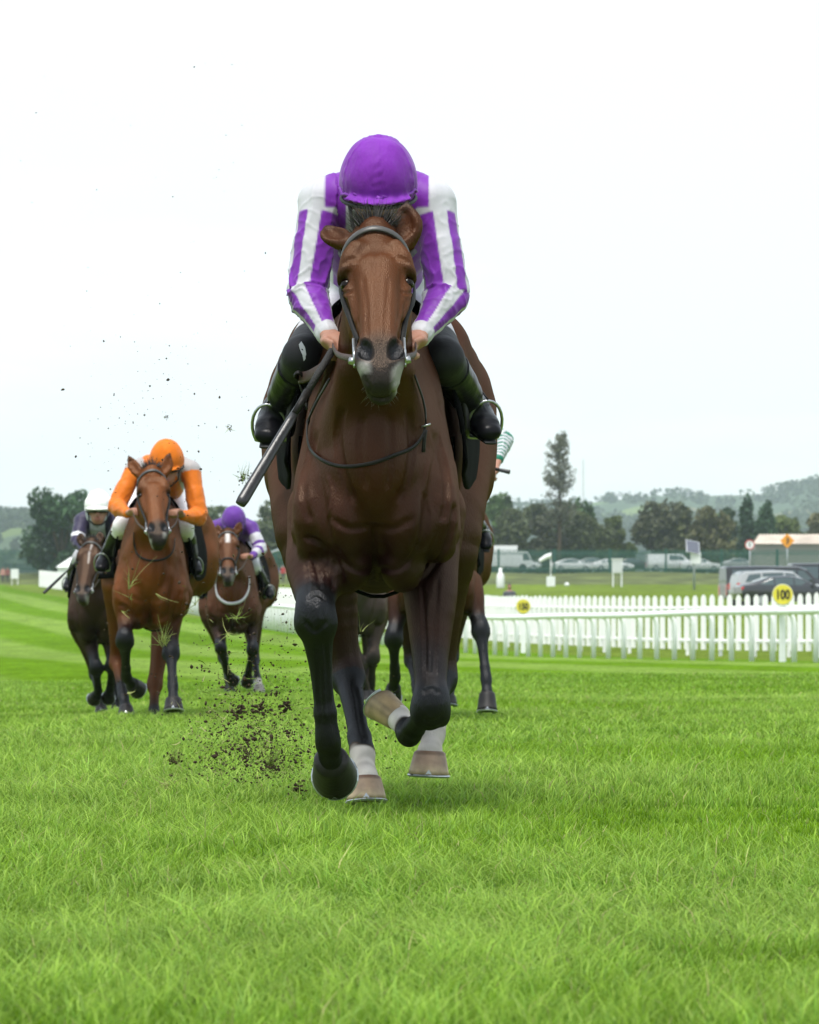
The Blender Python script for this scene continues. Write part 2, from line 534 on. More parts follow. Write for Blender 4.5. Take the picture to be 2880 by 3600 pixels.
def grass():
    Vs, Qs, Ts, Cs, o = [], [], [], [], 0
    zones = [(4.6, 8.0, 8200, 3, 0.0027, 0.043), (8.0, 12.5, 5000, 3, 0.0032, 0.043), (12.5, 20, 2500, 3, 0.0048, 0.045), (20, 34, 1100, 3, 0.0074, 0.042), (34, 62, 400, 3, 0.012, 0.038)]
    for (y0, y1, dens, lev, w0, h0) in zones:
        half = lambda y: 0.098 * y + 1.25
        area = (half(y0) + half(y1)) * (y1 - y0)
        N = int(area * dens)
        Y = y0 + (y1 - y0) * rng.random(N) ** (0.9 if y1 < 50 else 2.2)
        X = (rng.random(N) * 2 - 1) * half(Y)
        P2 = np.stack([X, Y, np.zeros(N)], 1)
        st = stripe_np(X, Y)
        c0 = pn(P2, 0.8, 9); c1 = pn(P2, 1.6, 3); c2 = pn(P2, 5.5, 4); c3 = pn(P2, 17.0, 5); c4 = pn(P2, 48.0, 6); c5 = pn(P2, 110.0, 7)
        hgt = h0 * np.clip(0.95 + 0.25 * c1 + 0.32 * c2 + 0.32 * c3 + 0.35 * c4 + 0.2 * c5, 0.3, 2.3) * rng.uniform(0.45, 1.35, N)
        ld = 2.0 * c2 + 1.4 * c1 + rng.normal(0, 1.7, N) + 0.6
        lean = np.clip(0.78 + 0.3 * c1 + rng.normal(0, 0.28, N), 0.1, 1.4)
        wid = w0 * rng.uniform(0.6, 1.35, N)
        face = rng.normal(0, 0.8, N)
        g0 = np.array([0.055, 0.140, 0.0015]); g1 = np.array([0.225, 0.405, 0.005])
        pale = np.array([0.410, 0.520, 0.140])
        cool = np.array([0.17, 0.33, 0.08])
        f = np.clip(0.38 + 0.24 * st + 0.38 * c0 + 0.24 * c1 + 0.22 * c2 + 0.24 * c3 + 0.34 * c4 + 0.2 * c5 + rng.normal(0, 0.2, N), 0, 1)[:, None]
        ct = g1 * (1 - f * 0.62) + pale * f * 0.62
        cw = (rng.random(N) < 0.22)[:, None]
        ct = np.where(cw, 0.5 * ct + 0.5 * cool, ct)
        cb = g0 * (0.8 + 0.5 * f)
        dry = rng.random(N) < 0.02
        ct[dry] = (0.42, 0.40, 0.17); cb[dry] = (0.16, 0.16, 0.06)
        br = (rng.uniform(0.75, 1.25, N) * np.clip(1 + 0.16 * c3 + 0.28 * c4 + 0.16 * c5, 0.5, 1.6))[:, None]
        roots = np.stack([X, Y, ter(X, Y) - 0.003], 1)
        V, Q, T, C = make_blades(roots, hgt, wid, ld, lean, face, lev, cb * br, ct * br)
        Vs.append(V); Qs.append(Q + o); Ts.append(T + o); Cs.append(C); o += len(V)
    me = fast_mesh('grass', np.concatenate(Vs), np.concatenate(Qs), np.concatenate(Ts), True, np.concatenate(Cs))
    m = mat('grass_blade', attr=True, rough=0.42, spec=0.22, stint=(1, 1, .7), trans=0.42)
    return tag(mesh_obj('grass', me, m), 'short green grass blades growing on the racecourse', 'grass', kind='stuff')
grass()

# ---- running rail
M_PLASTIC = mat('white_plastic', (0.86, 0.87, 0.87), 0.4, 0.4, noise=0.05, nscale=3)
rail_pts = catmull([(14.2, 63, 0), (8.9, 93, 0), (5.0, 114, 0), (1.45, 136, 0), (-2.6, 166, 0), (-6.5, 198, 0), (-13.6, 262, 0), (-21, 320, 0), (-32, 400, 0)], 30)
def resample(P, step):
    d = np.concatenate([[0], np.cumsum(np.linalg.norm(np.diff(P, axis=0), axis=1))])
    t = np.arange(0, d[-1], step)
    return np.stack([np.interp(t, d, P[:, i]) for i in range(P.shape[1])], 1)
rp = resample(rail_pts, 1.8)
rp[:, 2] = ter(rp[:, 0], rp[:, 1])
rail = empty('running_rail', rp[0], 'white plastic running rail on curved posts along the turf course', 'railing')
rs = resample(rail_pts, 3.6); rs[:, 2] = ter(rs[:, 0], rs[:, 1]) + 1.13 + 0.012 * np.sin(np.arange(len(rs)) * 1.3)
rs[:, 0] -= 0.16
MB().tube(rs, 0.075, 10, side=(0, 0, 1)).build('top_rail', M_PLASTIC, rail, True, rp[0])
pb = MB()
arc = [(0, 0, -0.05), (0, 0, 0.55), (0, 0, 0.85), (-0.02, 0, 0.97), (-0.07, 0, 1.06), (-0.15, 0, 1.11)]
pb.tube(arc, [0.064, 0.064, 0.062, 0.058, 0.055, 0.055], 8, side=(0, 1, 0))
post0 = pb.build('rail_post', M_PLASTIC, rail, True)
for i, p in enumerate(rp):
    o = post0 if i == 0 else link(post0.copy(), rail)
    o.location = p - rp[0]
    o.rotation_euler = (0, 0, random.uniform(-0.06, 0.06))

# ---- distance markers on the rail
M_YEL = mat('marker_yellow', (0.72, 0.62, 0.05), 0.45, 0.4, noise=0.05)
M_BLACK = mat('black_paint', (0.015, 0.015, 0.015), 0.5, 0.4)
def text_mesh(txt, size):
    cu = bpy.data.curves.new('t', 'FONT'); cu.body = txt; cu.size = size; cu.align_x = 'CENTER'; cu.align_y = 'CENTER'; cu.extrude = 0.004; cu.offset = 0.010 * size / 0.3
    ob = bpy.data.objects.new('t', cu); COL.objects.link(ob)
    bpy.context.view_layer.update()
    me = bpy.data.meshes.new_from_object(ob.evaluated_get(bpy.context.evaluated_depsgraph_get()))
    bpy.data.objects.remove(ob); bpy.data.curves.remove(cu)
    return me
def marker(xd, yd, Y, txt, label):
    c = at(xd, yd, Y)
    g = float(ter(c[0], Y))
    t = empty('distance_marker', (c[0], Y, g), label, 'marker post', 'distance markers on the rail')
    MB().box((0, 0, (c[2] - g) / 2 - 0.15), (0.15, 0.07, c[2] - g - 0.1)).build('post', M_PLASTIC, t)
    b = MB(); n = 40
    ring = [(0.22 * math.cos(2 * math.pi * k / n), 0.22 * math.sin(2 * math.pi * k / n)) for k in range(n)]
    b.prism(ring, -0.075, -0.045)
    d = b.build('disc', M_YEL, t); d.location = (0, 0, c[2] - g)
    rim = MB().tube([(0.224 * math.cos(2 * math.pi * k / n), -0.06, 0.224 * math.sin(2 * math.pi * k / n)) for k in range(n)], 0.011, 6, side=(0, 1, 0), closed=True).build('rim', mat('marker_rim', (0.7, 0.69, 0.5), 0.5), d, True)
    tx = mesh_obj('number', text_mesh(txt, 0.25), M_BLACK, d)
    tx.rotation_euler = (R(90), 0, 0); tx.location = (0, -0.083, -0.01); tx.scale = (0.86, 1.15, 1)
marker(1648, 1252, 95.5, '100', 'larger round yellow marker at the right reading 100 on a white post')
marker(1102, 1277, 133.5, '150', 'smaller farther round yellow marker reading 150 behind the rail')

# ---- picket fence behind the rail
M_WOODW = mat('white_wood', (0.88, 0.88, 0.87), 0.55, 0.3, noise=0.06, nscale=6)
pk_path = catmull([(12.6, 106, 0), (11.2, 117, 0), (6.9, 132, 0), (3.6, 147, 0), (1.4, 165, 0), (-4.5, 215, 0), (-15, 285, 0), (-24, 345, 0), (-36, 415, 0)], 30)
pkp = resample(pk_path, 0.70)
pkd = np.gradient(pkp, axis=0)
pkz = ter(pkp[:, 0], pkp[:, 1]) + 0.18
fence = empty('picket_fence', (pkp[0][0], pkp[0][1], pkz[0]), 'long white wooden picket fence with rounded pales behind the running rail', 'fence')
fo = np.array([pkp[0][0], pkp[0][1], pkz[0]])
prof = [(-0.078, 0.0), (0.078, 0.0), (0.078, 1.24), (0.064, 1.30), (0.03, 1.34), (0, 1.355), (-0.03, 1.34), (-0.064, 1.30), (-0.078, 1.24)]
pk0 = MB().prism(prof, -0.012, 0.012).build('pale', M_WOODW, fence)
rest = MB()
for i, p in enumerate(pkp):
    ang = 0.12 * (math.atan2(pkd[i][1], pkd[i][0]) - math.pi)
    if i < 290:
        o = pk0 if i == 0 else link(pk0.copy(), fence)
        o.location = np.array([p[0], p[1], pkz[i]]) - fo
        o.rotation_euler = (0, 0, ang + random.uniform(-0.03, 0.03))
        o.scale = (1, 1, 1.19 * random.uniform(0.985, 1.01))
    else:
        ca, sa = math.cos(ang), math.sin(ang)
        rest.prism([(-0.06, 0), (0.06, 0), (0.06, 1.49), (0, 1.61), (-0.06, 1.49)], -0.012, 0.012, (np.array([[ca, -sa, 0], [sa, ca, 0], [0, 0, 1]]), np.array([p[0], p[1], pkz[i]])))
tag(rest.build('far_pales', M_WOODW, fence, False, fo), kind='stuff')
for hz_ in (0.26, 1.22):
    q = resample(pk_path, 3.0); zz = ter(q[:, 0], q[:, 1]) + 0.18 + hz_
    pts = np.stack([q[:, 0], q[:, 1] + 0.045, zz], 1)
    MB().tube(pts, 0.062, 4, side=(0, 0, 1), sq=0.35).build('cross_rail', M_WOODW, fence, False, fo)
q = resample(pk_path, 2.7)
fp0 = MB().box((0, 0, 0.55), (0.1, 0.1, 1.3)).build('fence_post', M_WOODW, fence)
for i, p in enumerate(q[:70]):
    o = fp0 if i == 0 else link(fp0.copy(), fence)
    o.location = np.array([p[0], p[1] + 0.13, float(ter(p[0], p[1])) + 0.05]) - fo

# ---- grass bank and green palisade fence on top of it
bx = np.linspace(-60, 110, 60)
by = 462 + 0.02 * bx
rows = [(-22, -0.1), (-14, 0.15), (-7, 0.7), (-2, 0.95), (8, 0.95), (20, 0.5), (40, -0.1)]
BV = np.array([(x, y + dy, float(ter(x, y + dy)) + dz * (1 + 0.15 * math.sin(x * 0.31))) for dy, dz in rows for x, y in zip(bx, by)])
n_ = len(bx)
BQ = np.array([(r * n_ + i, r * n_ + i + 1, (r + 1) * n_ + i + 1, (r + 1) * n_ + i) for r in range(len(rows) - 1) for i in range(n_ - 1)])
tag(mesh_obj('grass_bank', fast_mesh('grass_bank', BV, BQ), mat('bank_grass', (0.085, 0.105, 0.03), 0.85, 0.15, noise=0.45, nscale=0.35, bump=0.8, bscale=1.5)), 'low rough grass bank below the green fence', kind='structure')

M_GRN = mat('palisade_green', (0.012, 0.085, 0.058), 0.5, 0.4)
pf_x = np.arange(-70, 100, 0.165)
pf_y = 462 + 0.02 * pf_x
pz = lambda x: float(ter(x, 462)) + 0.95
palis = empty('palisade_fence', (0, 462, pz(0)), 'tall dark green steel palisade fence on the grass bank', 'fence')
po = np.array([0, 462, pz(0)])
pl = MB()
for x, y in zip(pf_x, pf_y):
    z = pz(x)
    pl.add([(x - 0.040, y, z + 0.05), (x + 0.040, y, z + 0.05), (x + 0.040, y, z + 2.5), (x, y, z + 2.62), (x - 0.040, y, z + 2.5)], [(0, 1, 2, 3, 4)])
tag(pl.build('pales', M_GRN, palis, False, po), kind='stuff')
for hz_ in (0.45, 2.15):
    MB().tube([(x, 462 + 0.02 * x + 0.05, pz(x) + hz_) for x in (-70, 100)], 0.05, 4, side=(0, 0, 1)).build('cross_rail', M_GRN, palis, False, po)
gp0 = MB().box((0, 0.1, 1.3), (0.24, 0.14, 2.7)).build('fence_post', M_GRN, palis)
for i, x in enumerate(np.arange(-69, 100, 6.05)):
    o = gp0 if i == 0 else link(gp0.copy(), palis)
    o.location = np.array([x, 462 + 0.02 * x, pz(x)]) - po

# ---- trees
M_BARK = mat('bark', (0.09, 0.065, 0.045), 0.9, 0.1, noise=0.3, nscale=4)
def leaf_mat(name, c):
    return mat('leaf_' + name, c, 0.65, 0.2, attr=True, trans=0.18)
def tree(name, base, H, W, col, label, style='round', n=2200, leaf=0.42, group='trees along the far side of the course', trunk=0.28, seed=0):
    g = np.random.default_rng(seed + 31)
    t = empty(name, base, label, 'tree', group)
    tb = MB()
    tb.tube([(0, 0, -0.4), (0.05 * H * g.normal() * 0.3, 0, H * 0.3), (0.02 * H * g.normal(), 0.1, H * 0.78)], [trunk * 1.2, trunk * 0.8, trunk * 0.25], 7)
    pts = []
    if style == 'sparse':      # tall open tree: upswept limbs, foliage only along the outer limbs
        for k in range(90):
            a = g.uniform(0, 6.28); z0 = H * g.uniform(0.34, 0.95)
            L = W * 0.5 * (1.02 - 0.62 * (z0 / H - 0.35) / 0.6) * g.uniform(0.55, 1.1)
            tip = np.array([math.cos(a) * L, math.sin(a) * L, z0 + L * g.uniform(0.35, 0.75)])
            mid = np.array([tip[0] * 0.5, tip[1] * 0.5, z0 + (tip[2] - z0) * 0.35])
            tb.tube([(0, 0, z0), mid, tip], [trunk * 0.25, trunk * 0.14, 0.02], 5)
            for q in range(int(n / 90)):
                s_ = g.uniform(0.25, 1.08)
                p = mid * (1 - s_) + tip * s_ if s_ > 0.5 else np.array([0, 0, z0]) * (1 - 2 * s_) + mid * 2 * s_
                pts.append(p + g.normal(0, 0.22, 3))
        pts = np.array(pts)
    else:
        nl = 16 if style == 'round' else 10
        lobes = []
        for k in range(nl):
            if style == 'cone':
                zc = g.uniform(0.15, 0.92); rr = W * 0.5 * (1.04 - zc) ** 0.55 * 0.9
                a = g.uniform(0, 6.28)
                lobes.append((np.array([math.cos(a) * rr * 0.45, math.sin(a) * rr * 0.45, zc * H]), np.array([rr, rr, H * 0.14])))
            else:
                a = g.uniform(0, 6.28); zc = g.uniform(0.18, 0.84)
                rad = W * 0.5 * math.sqrt(max(0.08, 1 - ((zc - 0.45) / 0.5) ** 2)) * g.uniform(0.35, 0.78)
                rr = W * g.uniform(0.15, 0.25)
                lobes.append((np.array([math.cos(a) * rad, math.sin(a) * rad, zc * H]), np.array([rr, rr, rr * g.uniform(0.7, 1.0) * min(1.2, H / W)])))
        for k, (c, r_) in enumerate(lobes):
            tb.tube([(0, 0, H * 0.25), (c[0] * 0.5, c[1] * 0.5, (c[2] + H * 0.3) / 2), c], [trunk * 0.5, trunk * 0.3, 0.04], 5)
            m_ = n // nl
            d = g.normal(size=(m_, 3)); d /= np.linalg.norm(d, axis=1)[:, None]
            rad = g.uniform(0.35, 1.08, m_) ** 0.5
            bumps = 1 + 0.22 * pn(d, 4.0, seed + k)
            pts.append(c + d * r_ * (rad * bumps)[:, None])
        pts = np.concatenate(pts)
        pts = pts[pts[:, 2] > 0.1]
    N = len(pts)
    tb.build('trunk', M_BARK, t, True)
    A = g.normal(size=(N, 3)); A /= np.linalg.norm(A, axis=1)[:, None]
    B = np.cross(A, g.normal(size=(N, 3))); B /= np.linalg.norm(B, axis=1)[:, None]
    s_ = leaf * g.uniform(0.5, 1.2, N)[:, None]
    V = np.stack([pts - A * s_, pts + B * s_ * 0.55, pts + A * s_, pts - B * s_ * 0.55], 1).reshape(-1, 3)
    Q = np.arange(N)[:, None] * 4 + np.arange(4)
    cl = 1.6 * np.array(col)[None] * (1 + 0.35 * pn(pts, 1.1, seed + 5)[:, None]) * g.uniform(0.7, 1.35, N)[:, None]
    cl = np.clip(cl, 0.004, 1)
    mesh_obj('crown', fast_mesh('crown', V, Q, None, False, np.repeat(cl, 4, 0)), leaf_mat('all', col), t)
    return t

def tree_px(name, x0, x1, ytop, Y, col, label, ybase=None, **kw):
    """a tree spanning photograph columns x0..x1 with its top at ytop, standing at depth Y"""
    c = at((x0 + x1) / 2, ytop, Y); g = float(ter(c[0], Y)) if ybase is None else at(0, ybase, Y)[2]
    W = (x1 - x0) * KD / FPX * Y
    tree(name, (c[0], Y, g - 0.3), c[2] - g + 0.3, W, col, label, **kw)
DKG, BRN, OLV, GRN, YGR = (0.030, 0.058, 0.020), (0.046, 0.057, 0.024), (0.070, 0.092, 0.028), (0.050, 0.085, 0.028), (0.085, 0.11, 0.035)
tree_px('evergreen_tree', 42, 214, 1028, 455, (0.024, 0.050, 0.022), 'large dark green tree leaning right behind the white capped rider', n=7000, leaf=0.36, seed=1, ybase=1226)
tree_px('broadleaf_tree', 395, 520, 1062, 470, (0.055, 0.075, 0.035), 'green tree behind the rider in purple with hooped sleeves', n=4200, leaf=0.4, seed=2)
tree_px('broadleaf_tree', 500, 640, 1048, 480, (0.062, 0.078, 0.036), 'olive tree just left of the leading horse behind the whip', n=4200, leaf=0.4, seed=3)
tree_px('broadleaf_tree', 560, 760, 1050, 500, GRN, 'tree hidden mostly behind the leading horse shoulder', n=2500, leaf=0.5, seed=4)
row = [(990, 1090, 1030, 505, GRN, 'pale green tree at the left end of the right hand tree row'), (1040, 1150, 1036, 490, (0.058, 0.07, 0.033), 'rounded green tree left of the tall sparse tree'),
       (1105, 1215, 1038, 480, (0.050, 0.062, 0.032), 'green brown tree at the foot of the tall sparse tree'), (1170, 1265, 1042, 495, DKG, 'dark green tree right of the tall sparse tree'),
       (1030, 1120, 1082, 472, BRN, 'low dark brown tree near the riders boot'), (1100, 1200, 1085, 474, (0.046, 0.050, 0.028), 'low purplish brown tree left of the windsock'),
       (1185, 1300, 1072, 476, BRN, 'wide dark brown tree above the white weather box'), (1270, 1345, 1078, 482, OLV, 'small olive tree between two brown trees'),
       (1325, 1440, 1050, 478, (0.048, 0.052, 0.03), 'dark round tree left of the solar panel post'), (1400, 1500, 1048, 486, (0.064, 0.072, 0.030), 'large olive brown tree right of the solar panel post'),
       (1455, 1560, 1058, 482, (0.070, 0.070, 0.032), 'brown tree left of the two cone shaped trees'), (1490, 1570, 1042, 520, (0.042, 0.066, 0.036), 'dark tree behind the brown tree by the cones'),
       (1620, 1700, 1082, 505, OLV, 'olive tree above the long shed roof'), (1680, 1790, 1075, 512, (0.072, 0.070, 0.034), 'brown tree at the right edge above the shed')]
for i, (a, b, c, d, e, f) in enumerate(row):
    tree_px('broadleaf_tree', a, b, c, d + 30, e, f, n=3200, leaf=0.42, seed=10 + i)
tree_px('conifer_tree', 1546, 1602, 1042, 488, (0.030, 0.058, 0.034), 'taller of two dark cone shaped trees beside the brown trees', style='cone', n=1800, leaf=0.34, seed=40)
tree_px('conifer_tree', 1584, 1646, 1060, 486, (0.030, 0.060, 0.032), 'shorter dark cone shaped tree left of the shed roof', style='cone', n=1800, leaf=0.34, seed=41)
tree_px('tall_tree', 1132, 1220, 905, 500, (0.080, 0.085, 0.058), 'tall sparse upswept tree standing above the tree row', style='sparse', n=3600, leaf=0.2, seed=50)

# ---- mast
mp_ = at(1228, 1050, 620)
tm = empty('radio_mast', (mp_[0], 620, ter(mp_[0], 620)), 'thin pale radio mast right of the tall sparse tree', 'mast')
b = MB(); H_ = at(0, 968, 620)[2] - float(ter(mp_[0], 620))
for k in range(3):
    a = k * 2.094
    b.tube([(0.22 * math.cos(a), 0.22 * math.sin(a), 0), (0.1 * math.cos(a), 0.1 * math.sin(a), H_)], 0.03, 5)
b.build('mast_leg', mat('galvanised', (0.5, 0.52, 0.53), 0.45, 0.5, 0.6), tm)
b = MB()
for z in np.arange(1, H_ - 1, 1.6):
    r_ = 0.22 - 0.12 * z / H_
    b.tube([(r_ * math.cos(q * 2.094), r_ * math.sin(q * 2.094), z + 0.25 * q) for q in range(4)], 0.02, 4)
b.build('lattice', MATS['galvanised'], tm)

# ---- far hills with fields and hedges
def hill(name, x0, x1, Y, ridge, yb, seed, label, cols, depth=900):
    nx, ny = 170, 26
    xx = np.linspace(x0, x1, nx)
    rx, ry = zip(*ridge)
    V = []
    for j in range(ny):
        v = j / (ny - 1)
        for x in xx:
            top = at(x, np.interp(x, rx, ry), Y + depth)[2]
            bot = at(x, yb, Y)[2]
            yy = Y + depth * v
            p = at(x, 0, yy)
            z = bot + (top - bot) * (sm(0, 1, v) * 0.5 + v * 0.5) + 3.0 * math.sin(x * 0.021 + seed + 3 * v) * v * (1 - v) * 4
            V.append((p[0], yy, z))
    # back slope, down to the plain behind
    for x in xx:
        p = at(x, 0, Y + depth * 1.6); V.append((p[0], Y + depth * 1.6, -40))
    ny += 1
    Q = np.array([(j * nx + i, j * nx + i + 1, (j + 1) * nx + i + 1, (j + 1) * nx + i) for j in range(ny - 1) for i in range(nx - 1)])
    V = np.array(V)
    m = bpy.data.materials.new(name + '_fields'); m.use_nodes = True
    n, l = m.node_tree.nodes, m.node_tree.links
    b = n['Principled BSDF']; b.inputs['Roughness'].default_value = 0.95; b.inputs['Specular IOR Level'].default_value = 0.05
    g = n.new('ShaderNodeNewGeometry'); mp = n.new('ShaderNodeMapping'); mp.inputs['Scale'].default_value = (0.0085, 0.0032, 0.0)
    l.new(g.outputs['Position'], mp.inputs['Vector'])
    v1 = n.new('ShaderNodeTexVoronoi'); v1.inputs['Scale'].default_value = 1.0; l.new(mp.outputs['Vector'], v1.inputs['Vector'])
    r1 = n.new('ShaderNodeValToRGB'); r1.color_ramp.interpolation = 'CONSTANT'
    while len(r1.color_ramp.elements) < len(cols): r1.color_ramp.elements.new(0.5)
    for k, c in enumerate(cols):
        r1.color_ramp.elements[k].position = k / len(cols); r1.color_ramp.elements[k].color = (*c, 1)
    sp = n.new('ShaderNodeSeparateColor'); l.new(v1.outputs['Color'], sp.inputs[0]); l.new(sp.outputs[0], r1.inputs['Fac'])
    l.new(r1.outputs['Color'], b.inputs['Base Color'])
    ho = mesh_obj(name, fast_mesh(name, V, Q), m)
    tag(ho, label, kind='structure')
    return V.reshape(ny, nx, 3)
HC_ = [(0.10, 0.16, 0.05), (0.055, 0.085, 0.05), (0.13, 0.18, 0.06), (0.05, 0.075, 0.045), (0.17, 0.16, 0.08), (0.08, 0.13, 0.05)]
HR = hill('hills', 1000, 2200, 2600, [(1000, 1082), (1230, 1060), (1290, 1056), (1380, 1046), (1480, 1044), (1560, 1043), (1620, 1042), (1660, 1034), (1700, 1022), (1760, 1010), (2000, 990), (2200, 1004)], 1110, 2, 'hazy blue green hills of fields and woods on the horizon', HC_)
HL = hill('hill', -500, 420, 1500, [(-500, 1085), (-200, 1090), (0, 1093), (60, 1092), (200, 1115), (420, 1130)], 1185, 5, 'hazy wooded rise at the far left of the course', [(0.16, 0.15, 0.07), (0.06, 0.09, 0.05), (0.10, 0.14, 0.05), (0.05, 0.075, 0.045)], 700)

def wood(name, Vh, n, seed, label, size, pick):
    """far woods and hedgerows on a hill: clumps of leaf faces, one mass"""
    g = np.random.default_rng(seed)
    ny, nx, _ = Vh.shape
    P = []
    while len(P) < n:
        j, i = g.uniform(0, ny - 3), g.uniform(0, nx - 2)
        if not pick(i / nx, j / (ny - 2), g): continue
        a = Vh[int(j), int(i)]; b2 = Vh[int(j) + 1, int(i) + 1]
        f = g.random()
        P.append(a * (1 - f) + b2 * f)
    P = np.array(P)
    m_ = 26
    d = g.normal(size=(n, m_, 3)); d /= np.linalg.norm(d, axis=2)[:, :, None]
    R_ = size * g.uniform(0.6, 1.4, n)[:, None, None]
    C = P[:, None] + np.array([0, 0, 0.5]) * R_ + d * R_ * np.array([1.1, 1.1, 0.8]) * g.uniform(0.6, 1, (n, m_, 1))
    C = C.reshape(-1, 3); N = len(C)
    A = g.normal(size=(N, 3)); A /= np.linalg.norm(A, axis=1)[:, None]
    B = np.cross(A, g.normal(size=(N, 3))); B /= np.linalg.norm(B, axis=1)[:, None]
    s_ = size * 0.34 * g.uniform(0.6, 1.2, N)[:, None]
    V = np.stack([C - A * s_, C + B * s_, C + A * s_, C - B * s_], 1).reshape(-1, 3)
    cl = np.array([0.045, 0.065, 0.035]) * g.uniform(0.7, 1.4, (n, 1, 1)) * np.ones((n, m_, 3))
    o = mesh_obj(name, fast_mesh(name, V, np.arange(N)[:, None] * 4 + np.arange(4), None, False, np.repeat(cl.reshape(-1, 3), 4, 0)), leaf_mat('all', DKG))
    tag(o, label, 'wood', kind='stuff')
def pick_r(u, v, g):
    x = 1000 + 1200 * u
    if x > 1610 and v > 0.55: return True
    if abs(((x * 0.9 + v * 260) % 120) - 60) < 7 or abs((v * 5.0 + 0.002 * x) % 1 - 0.5) < 0.04: return True
    return (v > 0.93 and math.sin(x * 0.05) > 0.5) or v < 0.28 or g.random() < 0.02
wood('hill_wood', HR, 800, 3, 'blue green woods and hedges spread over the distant hills', 5.0, pick_r)
wood('hill_wood', HL, 1300, 4, 'hazy wood on the rise at the far left', 3.2, lambda u, v, g: v > 0.52 or abs((v * 6) % 1 - 0.5) < 0.05)
# ================================================================== HORSES
M_COAT = mat('horse_coat', attr=True, rough=0.6, spec=0.0, noise=0.28, nscale=7, bump=0.34, bscale=330, stretch=(1, 1, 0.28))
def _coat_tint():
    # the sheen of brown hair is brown, that of black hair neutral
    n, l = M_COAT.node_tree.nodes, M_COAT.node_tree.links
    a = next(q for q in n if q.type == 'ATTRIBUTE'); sp = n.new('ShaderNodeSeparateColor'); l.new(a.outputs['Color'], sp.inputs[0])
    r = n.new('ShaderNodeValToRGB'); l.new(sp.outputs[0], r.inputs['Fac'])
    r.color_ramp.elements[0].position = .004; r.color_ramp.elements[0].color = (.85, .87, .92, 1)
    r.color_ramp.elements[1].position = .014; r.color_ramp.elements[1].color = (1, .74, .55, 1)
    gl = n.new('ShaderNodeBsdfGlossy'); gl.inputs['Roughness'].default_value = .30; l.new(r.outputs['Color'], gl.inputs['Color'])
    bp = next(q for q in n if q.type == 'BUMP'); l.new(bp.outputs['Normal'], gl.inputs['Normal'])
    lw = n.new('ShaderNodeLayerWeight'); lw.inputs['Blend'].default_value = .3; l.new(bp.outputs['Normal'], lw.inputs['Normal'])
    mr = n.new('ShaderNodeMapRange'); mr.inputs['To Min'].default_value = .018; mr.inputs['To Max'].default_value = .11; l.new(lw.outputs['Facing'], mr.inputs['Value'])
    mx = n.new('ShaderNodeMixShader'); l.new(mr.outputs[0], mx.inputs[0]); l.new(n['Principled BSDF'].outputs[0], mx.inputs[1]); l.new(gl.outputs[0], mx.inputs[2])
    l.new(mx.outputs[0], n['Material Output'].inputs['Surface'])
_coat_tint()
M_HAIR = mat('horse_hair', attr=True, rough=0.5, spec=0.35)
M_EYE = mat('horse_eye', (0.006, 0.003, 0.002), 0.2, 0.2)
M_HOOF = mat('hoof', attr=True, rough=0.5, spec=0.35, noise=0.22, nscale=28, bump=0.15, bscale=90)
M_STEEL = mat('steel', (0.42, 0.43, 0.44), 0.35, 0.5, 0.95)
M_SHOE = mat('horseshoe_alloy', (0.5, 0.53, 0.55), 0.38, 0.5, 0.85)
M_LEATHER = mat('black_leather', (0.010, 0.009, 0.008), 0.5, 0.2, noise=0.15, bump=0.1, bscale=150)
M_BRLEATHER = mat('brown_rubber', (0.055, 0.028, 0.020), 0.6, 0.35, noise=0.2, bump=0.3, bscale=220)
M_CLOTHBLK = mat('black_cloth', (0.004, 0.004, 0.0045), 0.9, 0.04, noise=0.15, bump=0.25, bscale=60)

BAY = dict(body=(0.037, 0.0104, 0.0024), face=(0.064, 0.0200, 0.0064), point=(0.0022, 0.0018, 0.0020), belly_shade=(0.015, 0.0042, 0.0011), mane=(0.008, 0.007, 0.007), muzzle=(0.016, 0.015, 0.016))

def lerp3(a, b, t):
    return np.asarray(a) * (1 - t)[:, None] + np.asarray(b) * t[:, None]

def hair_strips(name, roots, dirs, L, w, col, m, parent, off, seed=0, droop=0.3, nseg=4):
    g = np.random.default_rng(seed)
    N = len(roots)
    V, C = [], []
    side = np.cross(dirs, g.normal(size=(N, 3))); side /= np.linalg.norm(side, axis=1)[:, None] + 1e-9
    Ls = L * g.uniform(0.6, 1.15, N)[:, None]
    cv = np.asarray(col) * g.uniform(0.7, 1.9, (N, 1))
    bend = g.normal(0, 0.10, (N, 3))
    for i in range(nseg):
        t = i / (nseg - 1)
        c = roots + dirs * Ls * t + (bend + np.array([0, 0, -droop])) * Ls * t * t
        ww = w * (1 - 0.8 * t)
        V += [c - side * ww, c + side * ww]; C += [cv, cv]
    V = np.stack(V, 1).reshape(-1, 3); C = np.stack(C, 1).reshape(-1, 3)
    b = np.arange(N)[:, None] * (2 * nseg)
    Q = np.concatenate([b + np.array([2 * k, 2 * k + 1, 2 * k + 3, 2 * k + 2]) for k in range(nseg - 1)])
    return mesh_obj(name, fast_mesh(name, V - off, Q, None, True, C), m, parent)

